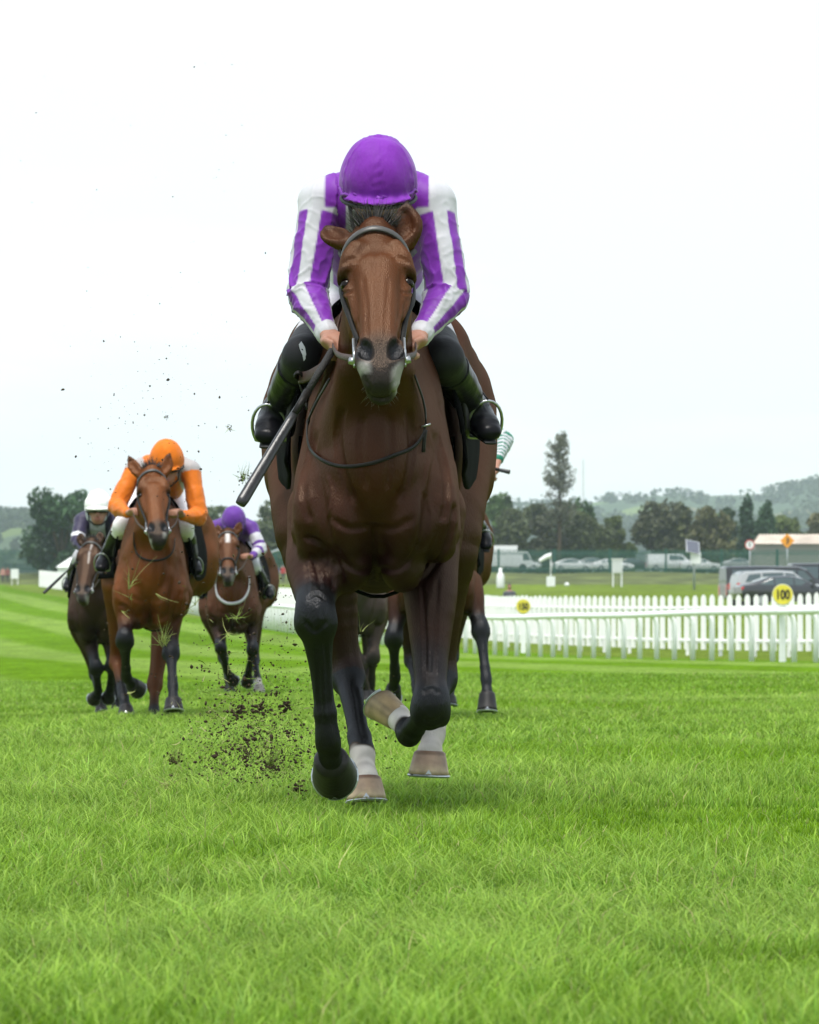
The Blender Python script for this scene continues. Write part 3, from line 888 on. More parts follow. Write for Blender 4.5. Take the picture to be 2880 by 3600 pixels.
def hoof_mesh(cor, sole, fwd, r, parent, off, cols, shoe=True, clip=True):
    """hoof capsule from coronet to sole with a shoe under it"""
    dn = nz(sole - cor); H = np.linalg.norm(sole - cor)
    fw = np.asarray(fwd, float); fw = nz(fw - dn * (fw @ dn)); sd = np.cross(dn, fw)
    n, V, C, F = 28, [], [], []
    rows = [(-0.16, 0.45, 0.02), (-0.10, 0.70, 0.02), (0.0, 0.80, 0.0), (0.12, 0.82, 0.03), (0.45, 0.90, 0.10), (0.8, 0.98, 0.20), (1.0, 1.03, 0.26)]
    for t, s_, sh in rows:
        for k in range(n):
            a = 2 * math.pi * k / n
            heel = 0.86 if math.cos(a) < -0.3 else 1.0
            p = cor + dn * H * t + fw * (r * sh + r * s_ * 1.06 * math.cos(a) * heel) + sd * r * s_ * math.sin(a)
            V.append(p)
            band = cols[0] if t < 0.1 else (cols[1] if t < 0.6 else cols[2])
            str_ = 0.85 + 0.3 * (0.5 + 0.5 * math.sin(a * 9 + 2 * math.sin(a * 4)))
            C.append(np.asarray(band) * str_)
    m = len(rows)
    for i in range(m - 1):
        for k in range(n):
            F.append((i * n + k, i * n + (k + 1) % n, (i + 1) * n + (k + 1) % n, (i + 1) * n + k))
    V.append(cor + dn * H * 0.86 + fw * r * 0.2); C.append(np.asarray(cols[2]) * 0.35)
    T = [((m - 1) * n + k, (m - 1) * n + (k + 1) % n, m * n) for k in range(n)]
    me = fast_mesh('hoof', np.array(V) - off, np.array(F)[:, ::-1], np.array(T)[:, ::-1], True, np.array(C))
    h = mesh_obj('hoof', me, M_HOOF, parent)
    if shoe:
        b = MB(); pts = []
        for k in range(19):
            a = R(-140 + 280 * k / 18)
            pts.append(sole + dn * r * 0.07 + fw * (r * 0.26 + r * 0.97 * math.cos(a)) + sd * r * 0.93 * math.sin(a))
        b.tube(pts, r * 0.16, 6, side=np.cross(dn, [0.3, 0.2, 0.9]), sq=0.6)
        if clip:
            tip = sole + fw * r * 1.33
            b.add([tip - sd * r * 0.2 + dn * r * 0.05, tip + sd * r * 0.2 + dn * r * 0.05, tip - dn * r * 0.26 - fw * r * 0.02, tip - sd * r * 0.2 + dn * r * 0.05 - fw * 0.008, tip + sd * r * 0.2 + dn * r * 0.05 - fw * 0.008],
                  [(0, 1, 2), (4, 3, 2), (0, 2, 3), (1, 4, 2), (0, 3, 4, 1)])
        b.build('horseshoe', M_SHOE, h, False, off)
    return h

def LF_rot(a, b):
    z = nz(nz(a) + nz(b)) if np.linalg.norm(nz(a) + nz(b)) > .3 else nz(a)
    x = nz(np.array([1.0, 0, 0]) - z * z[0]); y = np.cross(z, x)
    return np.stack([x, y, z], 1)

def horse(S):
    """S: D depth of forelegs, cx centre column, zo height offset, head, legs (photograph positions with local depth)"""
    D, h = S['D'], S['res']
    P = lambda q: at(q[0], q[1], D + q[2])
    c0 = P((S['cx'], 1100, 0))
    cx = lambda y: c0[0] + S.get('yaw', 0.0) * y
    zo = S.get('zo', 0.0)
    Lc = lambda dx, y, z: np.array([cx(y) + dx, D + y, z + zo])
    base = np.array([c0[0], D, float(ter(c0[0], D))])
    root = empty('racehorse', base, S['label'], 'horse', 'racehorses galloping to the finish')
    pal = S.get('pal', BAY)
    lo = np.array([cx(0) - 0.62, D - 1.35, base[2] - 0.12]); hi = np.array([cx(0) + 0.62, D + 2.0, base[2] + 1.95])
    f = SDF(lo, hi, h)
    X = (1, 0, 0)
    # trunk
    tr = [(-0.16, 1.00, .13, .20), (0.0, 0.985, .195, .325), (.25, 1.03, .205, .40), (.6, 1.06, .225, .405), (.95, 1.09, .262, .37), (1.25, 1.16, .285, .31), (1.5, 1.19, .24, .27), (1.68, 1.18, .15, .20)]
    f.tube([Lc(0, y, z) for y, z, w, hh in tr], [(w, hh) for y, z, w, hh in tr], 0.05, X, 4)
    for s in (-1, 1):
        f.tube([Lc(s * .065, .22, 1.36), Lc(s * .105, .10, 1.16), Lc(s * .145, -.01, .96), Lc(s * .160, -.06, .81)], [.075, .080, .086, .078], 0.035)       # shoulder blade, point of shoulder
        f.tube([Lc(s * .125, .28, 1.12), Lc(s * .158, .22, .92), Lc(s * .160, .14, .78)], [(.065, .12), (.075, .12), (.072, .10)], 0.025)                        # triceps
        f.ball(Lc(s * .088, -.175, .835), (.080, .080, .12), 0.016)                                                                                         # pectoral
        f.ball(Lc(s * .075, -.12, .705), (.062, .08, .075), 0.02)
        f.tube([Lc(s * .155, -.06, .98), Lc(s * .168, -.13, .87), Lc(s * .172, -.12, .76)], [.05, .062, .05], 0.022)                                                     # arm muscle
        f.tube([Lc(s * .14, 1.22, 1.38), Lc(s * .185, 1.36, 1.20), Lc(s * .19, 1.30, 1.02)], [.15, .185, .17], 0.06)                                        # croup, thigh
        f.ball(Lc(s * .20, 1.05, 1.33), (.06, .11, .06), 0.08)                                                                                             # point of hip
    f.ball(Lc(0, 1.3, 1.36), (.17, .34, .15), 0.06)
    f.ball(Lc(0, .30, 1.40), (.06, .22, .08), 0.06)                                                                                                         # withers
    for s in (-1, 1):                                                                                                                                       # creases: arm against chest, shoulder against neck
        f.tube([Lc(s * .150, -.10, 1.06), Lc(s * .150, -.205, .92), Lc(s * .135, -.225, .80), Lc(s * .125, -.20, .70)], [.006, .012, .013, .010], 0.03, sub=True)
        f.tube([Lc(s * .262, .06, 1.02), Lc(s * .268, .03, .90), Lc(s * .25, .02, .78)], [.006, .010, .008], 0.03, sub=True)
        f.tube([Lc(s * .07, -.27, .90), Lc(s * .03, -.262, .80), Lc(s * .018, -.235, .70)], [.005, .010, .010], 0.025, sub=True)
    # neck and head
    hd = S['head']
    poll, muz = P(hd['poll']), P(hd['muz'])
    nb = S.get('neck_h', 1.0)
    n1 = Lc(0, .06, 1.15); n0 = Lc(0, .25, 1.22)
    thr = poll + np.array([0, 0.09, -0.075])
    n2 = n1 * 0.5 + thr * 0.5 + np.array([0, 0.0, 0.012])
    f.tube([n0, n1, n2, thr], [(.13, .27), (.142, .27), (.100, .185), (.080, .125)], 0.06, X, 4)
    for s in (-1, 1):                                                                                                                                       # jugular groove sides
        f.tube([n2 + np.array([s * .05, -.06, -.10]), n1 + np.array([s * .085, -.15, -.12]), Lc(s * .09, -.15, .95)], [.05, .065, .06], 0.06)
    ax = nz(muz - poll); L = np.linalg.norm(muz - poll)
    roll = hd.get('turn', 0.0)
    U = nz(np.array([math.cos(roll), math.sin(roll), 0]) - ax * (np.array([math.cos(roll), math.sin(roll), 0]) @ ax))
    W = np.cross(ax, U)                          # towards the jaw (back and down)
    if W[1] < 0: W = -W
    hp = lambda t, u=0, w=0: poll + ax * L * t + U * u + W * w
    k_ = hd.get('scale', 1.0)
    prof = [(-.02, .064, .07, .02), (.12, .083, .085, .03), (.27, .089, .092, .03), (.40, .078, .098, .04), (.55, .067, .088, .03), (.70, .058, .074, .012), (.84, .052, .062, .0), (.96, .043, .050, .0)]
    f.tube([hp(t, 0, o_) for t, w, hh, o_ in prof], [(w * k_, hh * k_) for t, w, hh, o_ in prof], 0.03, U, 4)
    f.tube([hp(.30, 0, -.048), hp(.60, 0, -.046), hp(.82, 0, -.042)], [(.052 * k_, .026), (.040 * k_, .026), (.036 * k_, .02)], 0.03, U)                            # nasal bone
    for s in (-1, 1):
        f.ball(hp(.38, s * .046, .085), np.array([.042, .115, .085]) * k_, 0.04, np.stack([U, ax, W], 1))                                                    # jowl
        f.tube([hp(.17, s * .052, -.050), hp(.24, s * .071, -.044), hp(.29, s * .081, -.022)], [.020, .022, .018], 0.028)                                     # brow
        f.tube([hp(.36, s * .077, -.008), hp(.50, s * .067, -.012), hp(.60, s * .057, -.012)], [.015, .013, .008], 0.024)                                    # facial crest
        f.ball(hp(.350, s * .089, -.012), (.017, .021, .018), 0.006, sub=True)
        f.tube([hp(.30, s * .076, -.046), hp(.308, s * .091, -.032), hp(.325, s * .098, -.006)], [.008, .010, .008], 0.012)
        f.ball(hp(.895, s * .038, -.026), np.array([.030, .060, .040]) * k_, 0.02, np.stack([U, ax, W], 1))                                                 # nostril
        e_in = nz(-s * U * 0.35 + W * 0.9)
        f.ball(hp(.885, s * .044, -.062), np.array([.0215, .043, .030]) * k_, 0.007, np.stack([nz(U + s * 0.35 * ax), nz(ax - s * 0.35 * U), W], 1), sub=True)
    f.ball(hp(1.0, 0, .005), np.array([.047, .038, .036]) * k_, 0.025, np.stack([U, ax, W], 1))                                                              # upper lip
    f.ball(hp(.985, 0, .05), np.array([.036, .038, .026]) * k_, 0.02, np.stack([U, ax, W], 1))                                                               # chin
    f.tube([hp(1.035, -.034, .027), hp(1.045, 0, .031), hp(1.035, .034, .027)], [.004, .004, .004], 0.008, sub=True)
    f.tube([hp(.62, 0, .07), hp(.85, 0, .062), hp(.95, 0, .055)], [(.04, .03), (.034, .025), (.033, .022)], 0.03, U)                                         # lower jaw
    # ears
    for s, e in zip((-1, 1), hd['ears']):
        b_, t_ = P(e[0]), P(e[1])
        m1 = b_ * 0.6 + t_ * 0.4 + U * s * 0.008; m2 = b_ * 0.25 + t_ * 0.75
        f.tube([b_ + W * 0.01, m1, m2, t_], [(.028, .026), (.040, .022), (.028, .015), (.007, .006)], 0.014, U, 4)
        fr = np.asarray(e[2] if len(e) > 2 else (0, -1, 0), float)
        f.tube([b_ * 0.8 + t_ * 0.2 + fr * .020, m1 + fr * .018, m2 + fr * .013], [(.014, .014), (.025, .015), (.013, .009)], 0.008, U, sub=True)
    # legs
    LEG = {k: [P(q) for q in S['legs'][k]['j']] for k in ('RF', 'LF', 'RH', 'LH')}
    for k, s in (('RF', -1), ('LF', 1)):
        e, kn, fe, co, so = LEG[k]
        kr = S['legs'][k].get('kr', 1.0)
        u1, u2 = e * .55 + kn * .45, e * .2 + kn * .8
        dn = nz(fe - kn); dv = nz(kn - e)
        fa = S['legs'][k].get('fa', 1.0)
        f.tube([Lc(s * .15, .12, .86), e, u1, u2, kn], [.105, .088, .064 * fa, .046 * fa, .046], 0.03, X, 4)
        f.tube([e + np.array([s * .02, -.035, -.01]), e * .72 + kn * .28 + np.array([s * .018, -.03, 0]), e * .4 + kn * .6 + np.array([s * .008, -.012, 0])], [.055, .058, .032], 0.025)
        f.ball(kn, np.array([.044, .041, .070]) * kr, 0.04, LF_rot(kn - e, fe - kn))
        f.ball(kn + np.array([0, -.024, -.004]), np.array([.030, .024, .046]) * kr, 0.03)
        for q_ in (-1, 1): f.ball(kn + np.array([q_ * .036 * kr, -.004, -.03]), np.array([.016, .022, .026]) * kr, 0.02)
        f.tube([kn + dn * .04, kn * .78 + fe * .22, kn * .55 + fe * .45, kn * .25 + fe * .75], [.047 * kr, .040 * kr, .031, .028], 0.03, X, 4)
        f.ball(kn + nz(kn - e) * -.05 + np.array([0, .035, 0]), (.025, .025, .03), 0.03)
        bk = np.array([0, .02, 0])
        f.tube([kn + dn * .08 + bk, kn * .3 + fe * .7 + bk], [.014, .015], 0.018)
        f.tube([kn * .2 + fe * .8, fe, fe * .5 + co * .5, co], [.029, .036, .031, .038], 0.025, X, 4)
        f.ball(fe + np.array([0, .02, -.008]), (.026, .026, .028), 0.02)
    for k, s in (('RH', -1), ('LH', 1)):
        st, ho, fe, co, so = LEG[k]
        f.tube([Lc(s * .19, 1.28, 1.12), st, st * .55 + ho * .45, st * .2 + ho * .8, ho], [.165, .13, .082, .052, .048], 0.04, X, 4)
        f.tube([st * .45 + ho * .55 + np.array([0, .06, .02]), ho + np.array([0, .062, .07]), ho + np.array([0, .045, .0])], [.022, .024, .028], 0.035)
        f.ball(ho, (.042, .05, .056), 0.03)
        dn = nz(fe - ho)
        f.tube([ho + dn * .03, ho * .6 + fe * .4, ho * .2 + fe * .8], [.041, .033, .031], 0.03, X, 4)
        f.tube([ho * .2 + fe * .8, fe, fe * .5 + co * .5, co], [.031, .039, .033, .040], 0.025, X, 4)
        f.ball(fe + np.array([0, .02, -.006]), (.026, .026, .028), 0.02)
    V, Q = f.mesh(1)
    N = vnormals(V, Q)
    del f
    # small relief: muscle ripples and skin
    amp = (0.0035 * pn(V * np.array([1, 1, .6]), 24, 11) + 0.0016 * pn(V * np.array([1, 1, .5]), 60, 12)) * sm(.55, .8, V[:, 2] - base[2])
    V = V + N * amp[:, None]
    # sculpted strokes: creases, muscle edges, tendons, veins on the forward faces
    if 'sculpt' in S:
        pxx = (V[:, 0] / V[:, 1] * FPX + 1440) / KD; pyy = (HZ - (V[:, 2] - HC) / V[:, 1] * FPX) / KD
        P2 = np.stack([pxx, pyy, np.zeros(len(V))], 1)
        N = vnormals(V, Q)
        wobble = 2.0 * np.stack([pn(V, 30, 81), pn(V, 30, 82), np.zeros(len(V))], 1)
        dsp = np.zeros(len(V))
        for st in S['sculpt']:
            pts, w, dep = st[:3]
            y0, y1 = st[3] if len(st) > 3 else (-1.5, .25)
            ok = (V[:, 1] - D > y0) & (V[:, 1] - D < y1) & (N[:, 1] < .15)
            pts3 = catmull([(a, b, 0) for a, b in pts], 4)
            d, t = polydist(P2[ok] + wobble[ok], pts3)
            e = t / (len(pts3) - 1)
            fade = sm(0, .12, e) * sm(1, .88, e)
            prof_ = np.exp(-(d / w) ** 2) - .45 * np.exp(-((d - 2.1 * w) / (1.1 * w)) ** 2)
            dsp[ok] += -dep * .85 * prof_ * fade
        V = V + N * dsp[:, None]
    # coat colour
    zz = V[:, 2] - zo
    col = lerp3(pal['body'], pal['belly_shade'], sm(0.98, 0.68, zz) * (V[:, 1] < D + 1.2))  # shade under chest and belly put into the coat colour
    hd_d, hd_t = polydist(V, [poll, hp(.3), hp(.65), hp(1.0)])
    isH = hd_d < 0.16
    hm = isH * sm(-0.1, 0.6, hd_t)
    col = col * (1 - hm)[:, None] + np.asarray(pal['face']) * hm[:, None]
    rel = V - poll
    ht = rel @ ax / L; hu = rel @ U; hw = rel @ W
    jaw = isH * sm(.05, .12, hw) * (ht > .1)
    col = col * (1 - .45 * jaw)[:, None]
    mz = isH * sm(.76, .88, ht + 0.02 * pn(V, 40, 3))
    col = col * (1 - mz)[:, None] + np.asarray(pal['muzzle']) * mz[:, None]
    gr = isH * sm(.93, .99, ht) * sm(.018, .04, np.abs(hu)) * 0.8 * sm(-.35, .25, pn(V, 55, 8))
    col = col * (1 - gr)[:, None] + np.array((0.36, 0.35, 0.34)) * gr[:, None] * S.get('grizzle', 1.0) + col * 0
    for s in (-1, 1):
        nd = np.linalg.norm((V - hp(.885, s * .044, -.050)) @ np.stack([U / .026, ax / .046, W / .034], 1), axis=1)
        nb_ = sm(1.05, .75, nd) * isH
        col = col * (1 - nb_)[:, None] + np.array((.004, .003, .003)) * nb_[:, None]  # dark of the nostril hollow painted in as colour
    eyep = isH * np.exp(-((ht - .350) / .05) ** 2) * sm(.066, .086, np.abs(hu)) * 0.75
    col = col * (1 - eyep)[:, None] + np.asarray(pal['point']) * eyep[:, None]
    if 'star' in S:
        a_, b_, w_ = S['star']
        st = isH * (hw < 0.02) * sm(w_, w_ * .6, np.abs(hu - S.get('star_u', 0))) * sm(a_ - .03, a_, ht) * sm(b_ + .04, b_, ht) * sm(-.6, -.1, pn(V, 70, 21) + .5)
        st = st * S.get('star_a', 1.0)
        col = col * (1 - st)[:, None] + np.array((.6, .58, .56)) * st[:, None]
    nearest = np.full(len(V), 9.0)
    ptc = np.asarray(pal['point'])
    for k in ('RF', 'LF', 'RH', 'LH'):
        J = LEG[k]
        d, t = polydist(V, [J[0], J[1], J[2], J[3], J[4]])
        rad = np.interp(t, [0, .5, 1, 1.3, 2, 3, 4], [.13, .11, .085, .07, .07, .07, .08])
        mine = (d < rad) & (d < nearest)
        nearest[mine] = d[mine]
        st_ = S['legs'][k].get('black', (.55, .95) if k[1] == 'F' else (.72, 1.15))
        bl = sm(st_[0], st_[1], t + .08 * pn(V, 25, 5)) * mine
        col = col * (1 - bl)[:, None] + ptc * bl[:, None]
        wh = S['legs'][k].get('white')
        if wh:
            w_ = sm(wh, wh + .14, t + .07 * pn(V, 60, 6)) * mine
            wc = np.array((.60, .56, .52)) * (0.75 + .35 * sm(-1, 1, pn(V, 90, 7)))[:, None]
            col = col * (1 - w_)[:, None] + wc * w_[:, None]
    erd = np.zeros(len(V))
    for e in hd['ears']:
        d, t = polydist(V, [P(e[0]), P(e[1])])
        erd = np.maximum(erd, (d < .05) * sm(.55, 1.0, t))
    col = col * (1 - .75 * erd)[:, None]
    col = np.clip(col * (1 + .12 * pn(V, 7, 30))[:, None], .004, .9)
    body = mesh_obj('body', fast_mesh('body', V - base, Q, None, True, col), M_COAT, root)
    for k in ('RF', 'LF', 'RH', 'LH'):
        J = LEG[k]; lg = S['legs'][k]
        fw = lg.get('fwd', (0, -1, 0.25))
        cols = lg.get('hoof', [(.014, .012, .012), (.012, .010, .010), (.022, .019, .018)])
        hoof_mesh(J[3], J[4], fw, lg.get('hr', .056), root, base, cols)
    for s in (-1, 1):
        b = bmesh.new(); bmesh.ops.create_uvsphere(b, u_segments=18, v_segments=12, radius=.0180)
        me = bpy.data.meshes.new('eye'); b.to_mesh(me); b.free()
        me.polygons.foreach_set('use_smooth', np.ones(len(me.polygons), dtype=bool))
        o = mesh_obj('eye', me, M_EYE, root); o.location = hp(.352, s * .0795, -.008) - base
    # forelock, mane, tail
    g = np.random.default_rng(S.get('seed', 1))
    n = S.get('hair', 240)
    nf = n * 3
    q1, q2 = g.uniform(-1, 1, nf), g.uniform(-1, 1, nf)
    rt = poll + U * (q1 * .042)[:, None] + W * (q2 * .05 + .01)[:, None] - ax * (.030 - .02 * q1 ** 2)[:, None]
    dr = np.stack([q1 * .75 + g.normal(0, .10, nf), g.normal(.1, .2, nf), np.full(nf, 1.0)], 1); dr /= np.linalg.norm(dr, axis=1)[:, None]
    hair_strips('forelock', rt, dr, hd.get('tuft', .055), .0013 * h / .007, np.asarray(pal['mane']) * 3.5, M_HAIR, root, base, 3, .1)
    n = n * 2
    tt = g.uniform(0, 1, n)[:, None]
    crest = (Lc(0, .22, 1.46) * (1 - tt) + (poll + np.array([0, .10, .03])) * tt) + np.array([0, 0, .02]) * np.sin(tt * 3.1)
    dr = np.stack([g.normal(.15, .35, n), np.full(n, .8), g.uniform(.1, .7, n)], 1); dr /= np.linalg.norm(dr, axis=1)[:, None]
    hair_strips('mane', crest, dr, .10, .0025 * h / .007, pal['mane'], M_HAIR, root, base, 4, .25)
    rt = np.tile(Lc(0, 1.70, 1.27), (n, 1)) + g.normal(0, .02, (n, 3))
    dr = np.stack([g.normal(0, .03, n), np.full(n, 1.0), g.normal(.0, .05, n)], 1); dr /= np.linalg.norm(dr, axis=1)[:, None]
    hair_strips('tail', rt, dr, .55, .006, pal['mane'], M_HAIR, root, base, 5, .55, 6)
    # whiskers on the chin of the leading horse
    if S.get('whisk'):
        n = 46
        rt = hp(1.0, 0, .045) + U * g.uniform(-.035, .035, n)[:, None] + ax * g.uniform(-.05, .02, n)[:, None] + W * g.uniform(-.01, .02, n)[:, None]
        dr = np.stack([(rt - hp(1.0)) @ U * 22 + g.normal(0, .3, n), g.normal(-.2, .4, n), np.full(n, -.7)], 1); dr /= np.linalg.norm(dr, axis=1)[:, None]
        hair_strips('whiskers', rt, dr, .030, .0006, (.16, .15, .14), M_HAIR, root, base, 6, .0)
    T = dict(V=V, Q=Q, bvh=BVHTree.FromPolygons(V.tolist(), Q.tolist()), hp=hp, U=U, W=W, ax=ax, L=L, Lc=Lc, P=P, poll=poll, muz=muz, base=base, root=root, S=S, k=k_)
    return T

def surf(T, xd, yd, off=0.004):
    """point on the horse's skin seen at a photograph position, lifted a little"""
    o = Vector((0, 0, HC)); d = Vector(at(xd, yd, 10.0)) - o; d.normalize()
    q = T['bvh'].ray_cast(o, d)
    if q[0] is None: return None
    return np.array(q[0]) + np.array(q[1]) * off

def skin_ring(T, c, ang, dirs, off=0.006):
    """walk outwards from c in the plane of dirs=(a,b): points on the skin"""
    out = []
    for a in ang:
        d = nz(np.asarray(dirs[0]) * math.cos(a) + np.asarray(dirs[1]) * math.sin(a))
        q = T['bvh'].ray_cast(Vector(c + d * 0.6), Vector(-d))
        out.append(np.array(q[0]) + d * off if q[0] is not None else c + d * 0.1)
    return np.array(out)
# ================================================================== RIDERS
M_SKIN = mat('skin', attr=True, rough=0.5, spec=0.35, noise=0.06, nscale=30)
M_SILK = mat('racing_silk', attr=True, rough=0.5, spec=0.2, noise=0.06, nscale=14, bump=0.16, bscale=22, stretch=(1, 1, 0.6), sheen=0.15)
M_BOOT = mat('patent_boot', attr=True, rough=0.3, spec=0.12, bump=0.3, bscale=26)
M_BREECH = mat('breeches_cloth', attr=True, rough=0.6, spec=0.3, noise=0.05, bump=0.3, bscale=30)
M_GOGGLE = mat('goggle_lens', (0.012, 0.012, 0.014), 0.08, 0.6, coat=0.8)
M_CAP = mat('cap_silk', attr=True, rough=0.6, spec=0.14, noise=0.10, nscale=20, bump=0.5, bscale=34, stretch=(1, 1, 0.5), sheen=0.12)
PURPLE = np.array((0.155, 0.018, 0.300)); WHITE = np.array((0.46, 0.46, 0.49)); ORANGE = np.array((0.62, 0.150, 0.006))
NAVY = np.array((0.036, 0.030, 0.068)); GREEN = np.array((0.006, 0.14, 0.085)); BLK = np.array((0.008, 0.008, 0.010)); SKIN = np.array((0.34, 0.17, 0.115))
PURP2 = np.array((0.10, 0.030, 0.23))

def arm_angle(V, a, b):
    t = nz(b - a); ref = np.array([0, -1.0, 0]); ref = nz(ref - t * (ref @ t)); sd = np.cross(t, ref)
    o = V - a
    return np.arctan2(o @ sd, o @ ref)

def jockey(T, J, style, label, res=.006, cap_tilt=24, face_up=0.0):
    """J: photograph positions (x, y, local depth); style paints the clothes"""
    P = T['P']; Lc = T['Lc']
    j = {k: P(v) for k, v in J.items()}
    k_ = J.get('scale', 1.0) if isinstance(J.get('scale', 1.0), float) else 1.0
    pel = Lc(0, .82, 1.50) + np.array([0, 0, J['_pz'] if '_pz' in J else 0])
    base = np.array([T['base'][0], T['base'][1] + .5, T['Lc'](0, .5, 1.44)[2]])
    root = empty('person', base, label, 'person', 'jockeys riding in the race')
    hc = j['helm']
    shm = (j['shR'] + j['shL']) / 2
    chest = shm * .72 + pel * .28 + np.array([0, 0, -.045])
    neck = shm * .6 + hc * .4 + np.array([0, .02, -.03])
    mid = shm * .4 + pel * .6 + np.array([0, 0, .03])
    fw = nz(np.array([0, -1, -0.45 + face_up]))           # the way the face looks
    upv = nz(np.array([0, -math.sin(R(cap_tilt)), math.cos(R(cap_tilt))]))
    sx = np.array([1.0, 0, 0])
    fy = nz(np.cross(upv, sx)); fy = fy if fy[1] < 0 else -fy
    head = hc - upv * .045 + fy * 0.004
    allp = np.array([*[v for k, v in j.items()], pel])
    lo, hi = allp.min(0) - .17, allp.max(0) + .17
    tor = [pel, mid, chest, shm + np.array([0, .02, -.02])]
    def limbs(f, g, arms=True, torso=True, legs=True, hands=False):
        if torso:
            f.tube(tor, [(.145 + g, .115 + g), (.135 + g, .105 + g), (.150 + g, .105 + g), (.135 + g, .07 + g)], .03, sx, 4)
            f.tube([shm + np.array([0, .02, -.01]), neck], [(.075 + g, .065 + g), (.05 + g, .05 + g)], .03)
            for s, k in ((-1, 'shR'), (1, 'shL')):
                f.tube([j[k] * .1 + shm * .9 + np.array([0, .03, .045]), j[k] * .55 + shm * .45 + np.array([0, .03, .036]), j[k] * .95 + shm * .05 + np.array([0, .015, .008])], [.060 + g, .060 + g, .054 + g], .05)
        if arms:
            for k in 'RL':
                a, e, w = j['sh' + k], j['el' + k], j['wr' + k]
                f.tube([a, a * .5 + e * .5 + np.array([0, 0, .0]), e], [.056 + g, .049 + g, .042 + g], .03, sx, 4)
                f.tube([e, e * .6 + w * .4, w], [.042 + g, .040 + g, .026 + g * .8], .012, sx, 4)
        if legs:
            for s, k in ((-1, 'R'), (1, 'L')):
                hp_ = pel + np.array([s * .085, -.02, -.03]); kn, an = j['kn' + k], j['an' + k]
                f.tube([hp_, hp_ * .5 + kn * .5 + np.array([0, 0, .015]), kn], [.088 + g, .075 + g, .056 + g], .03, sx, 4)
                f.tube([kn, kn * .6 + an * .4, an], [.054 + g, .052 + g, .035 + g], .012, sx, 4)
    # --- body: one continuous skin
    f = SDF(lo, hi, res)
    limbs(f, -.014)
    f.tube([neck, head - upv * .03], [.05, .052], .03)
    f.ball(head - upv * .005, (.074, .092, .105), .02, np.stack([sx, fy, upv], 1))
    f.ball(head - upv * .085 + fy * .045, (.050, .045, .045), .03, np.stack([sx, fy, upv], 1))           # jaw
    f.tube([head - upv * .012 + fy * .088, head - upv * .050 + fy * .108], [.010, .016], .014)            # nose
    f.ball(head - upv * .078 + fy * .092, (.024, .010, .012), .012, np.stack([sx, fy, upv], 1))           # lips
    f.tube([head - upv * .079 - sx * .02 + fy * .101, head - upv * .079 + sx * .02 + fy * .101], [.0025, .0025], .004, sub=True)
    for s in (-1, 1):
        f.ball(head - upv * .012 + fy * .083 + sx * s * .031, (.017, .014, .012), .01, np.stack([sx, fy, upv], 1), sub=True)
        f.ball(head - upv * .022 + fy * .01 + sx * s * .078, (.010, .022, .032), .01, np.stack([sx, fy, upv], 1))     # ear
    for s, k in ((-1, 'R'), (1, 'L')):
        w, hnd = j['wr' + k], j['ha' + k]
        fd = nz(hnd - w); sd = nz(np.cross(fd, [0, 0, 1.0])); u = nz(np.cross(sd, fd))
        f.tube([w - fd * .01, hnd - fd * .01], [(.026, .021), (.037, .021)], .02, sd)
        f.ball(hnd, (.044, .038, .026), .015, np.stack([sd, fd, u], 1))
        for i in range(4):
            q = (i - 1.5) * .0215
            l_ = (.9, 1.05, 1.0, .82)[i]
            b0 = hnd + sd * q + fd * .026 + u * .004
            b1 = b0 + (fd * .026 + u * -.006) * l_
            b2 = b1 + (fd * .004 - u * .027) * l_
            b3 = b2 + (-fd * .022 - u * .004) * l_
            f.tube([b0, b1], [.012, .0112], .006); f.tube([b1, b2], [.0112, .0106], .004); f.tube([b2, b3], [.0106, .0095], .004)
        tb = hnd - fd * .012 - sd * s * .034
        t1 = tb + fd * .024 - sd * s * .010 + u * .010; t2 = t1 + fd * .026 + sd * s * .008 + u * .004
        f.tube([tb, t1], [.013, .011], .01); f.tube([t1, t2], [.011, .009], .005)
        f.tube([j['an' + k], j['to' + k] * .8 + j['an' + k] * .2], [.024, .016], .02)
    V, Q = f.mesh(1)
    col = np.tile(SKIN, (len(V), 1)) * (1 + .12 * pn(V, 40, 2))[:, None]
    lips = np.linalg.norm(V - (head - upv * .078 + fy * .1), axis=1) < .024
    col[lips] = (.36, .14, .12)
    mesh_obj('body', fast_mesh('body', V - base, Q, None, True, col), M_SKIN, root)
    # --- jacket
    r2 = res * .75 if res < .007 else res
    f = SDF(lo, hi, r2)
    limbs(f, .004, legs=False)
    for k in 'RL':
        a, e, w = j['sh' + k], j['el' + k], j['wr' + k]
        f.tube([a * .5 + e * .5, e * .9 + a * .1 + np.array([0, .01, -.012]), e * .7 + w * .3], [.05, .056, .046], .02)
        f.tube([w * .97 + e * .03, w + nz(w - e) * .005], [.030, .031], .006)
    f.cut(pel + np.array([0, .02, 0]), (0, 1, -.25))
    V, Q = f.mesh(1)
    wrm = np.ones(len(V), bool)
    N = vnormals(V, Q)
    tpar = np.zeros(len(V)); ang = np.zeros(len(V)); reg = np.zeros(len(V), int); best = polydist(V, tor)[0] - .11
    for i, k in enumerate('RL'):
        a, e, w = j['sh' + k], j['el' + k], j['wr' + k]
        d, t = polydist(V, [a, e, w]); d = d - .045
        m = d < best
        best[m] = d[m]; tpar[m] = t[m]; reg[m] = i + 1
        an = np.where(t < 1, arm_angle(V, a, e), arm_angle(V, e, w))
        ang[m] = an[m] * (1 if k == 'L' else -1)
    q = V * np.array([1, 1, 1])
    q2 = np.stack([tpar * 4.2 + reg * 7, np.cos(ang) * .9, np.sin(ang) * .9], 1)
    rid = 1.2 * (1 - np.abs(pn(q2, 2.0, 41)) * 1.9).clip(0, 1) ** 2 + .6 * (1 - np.abs(pn(q2, 4.4, 45)) * 2.0).clip(0, 1) ** 2
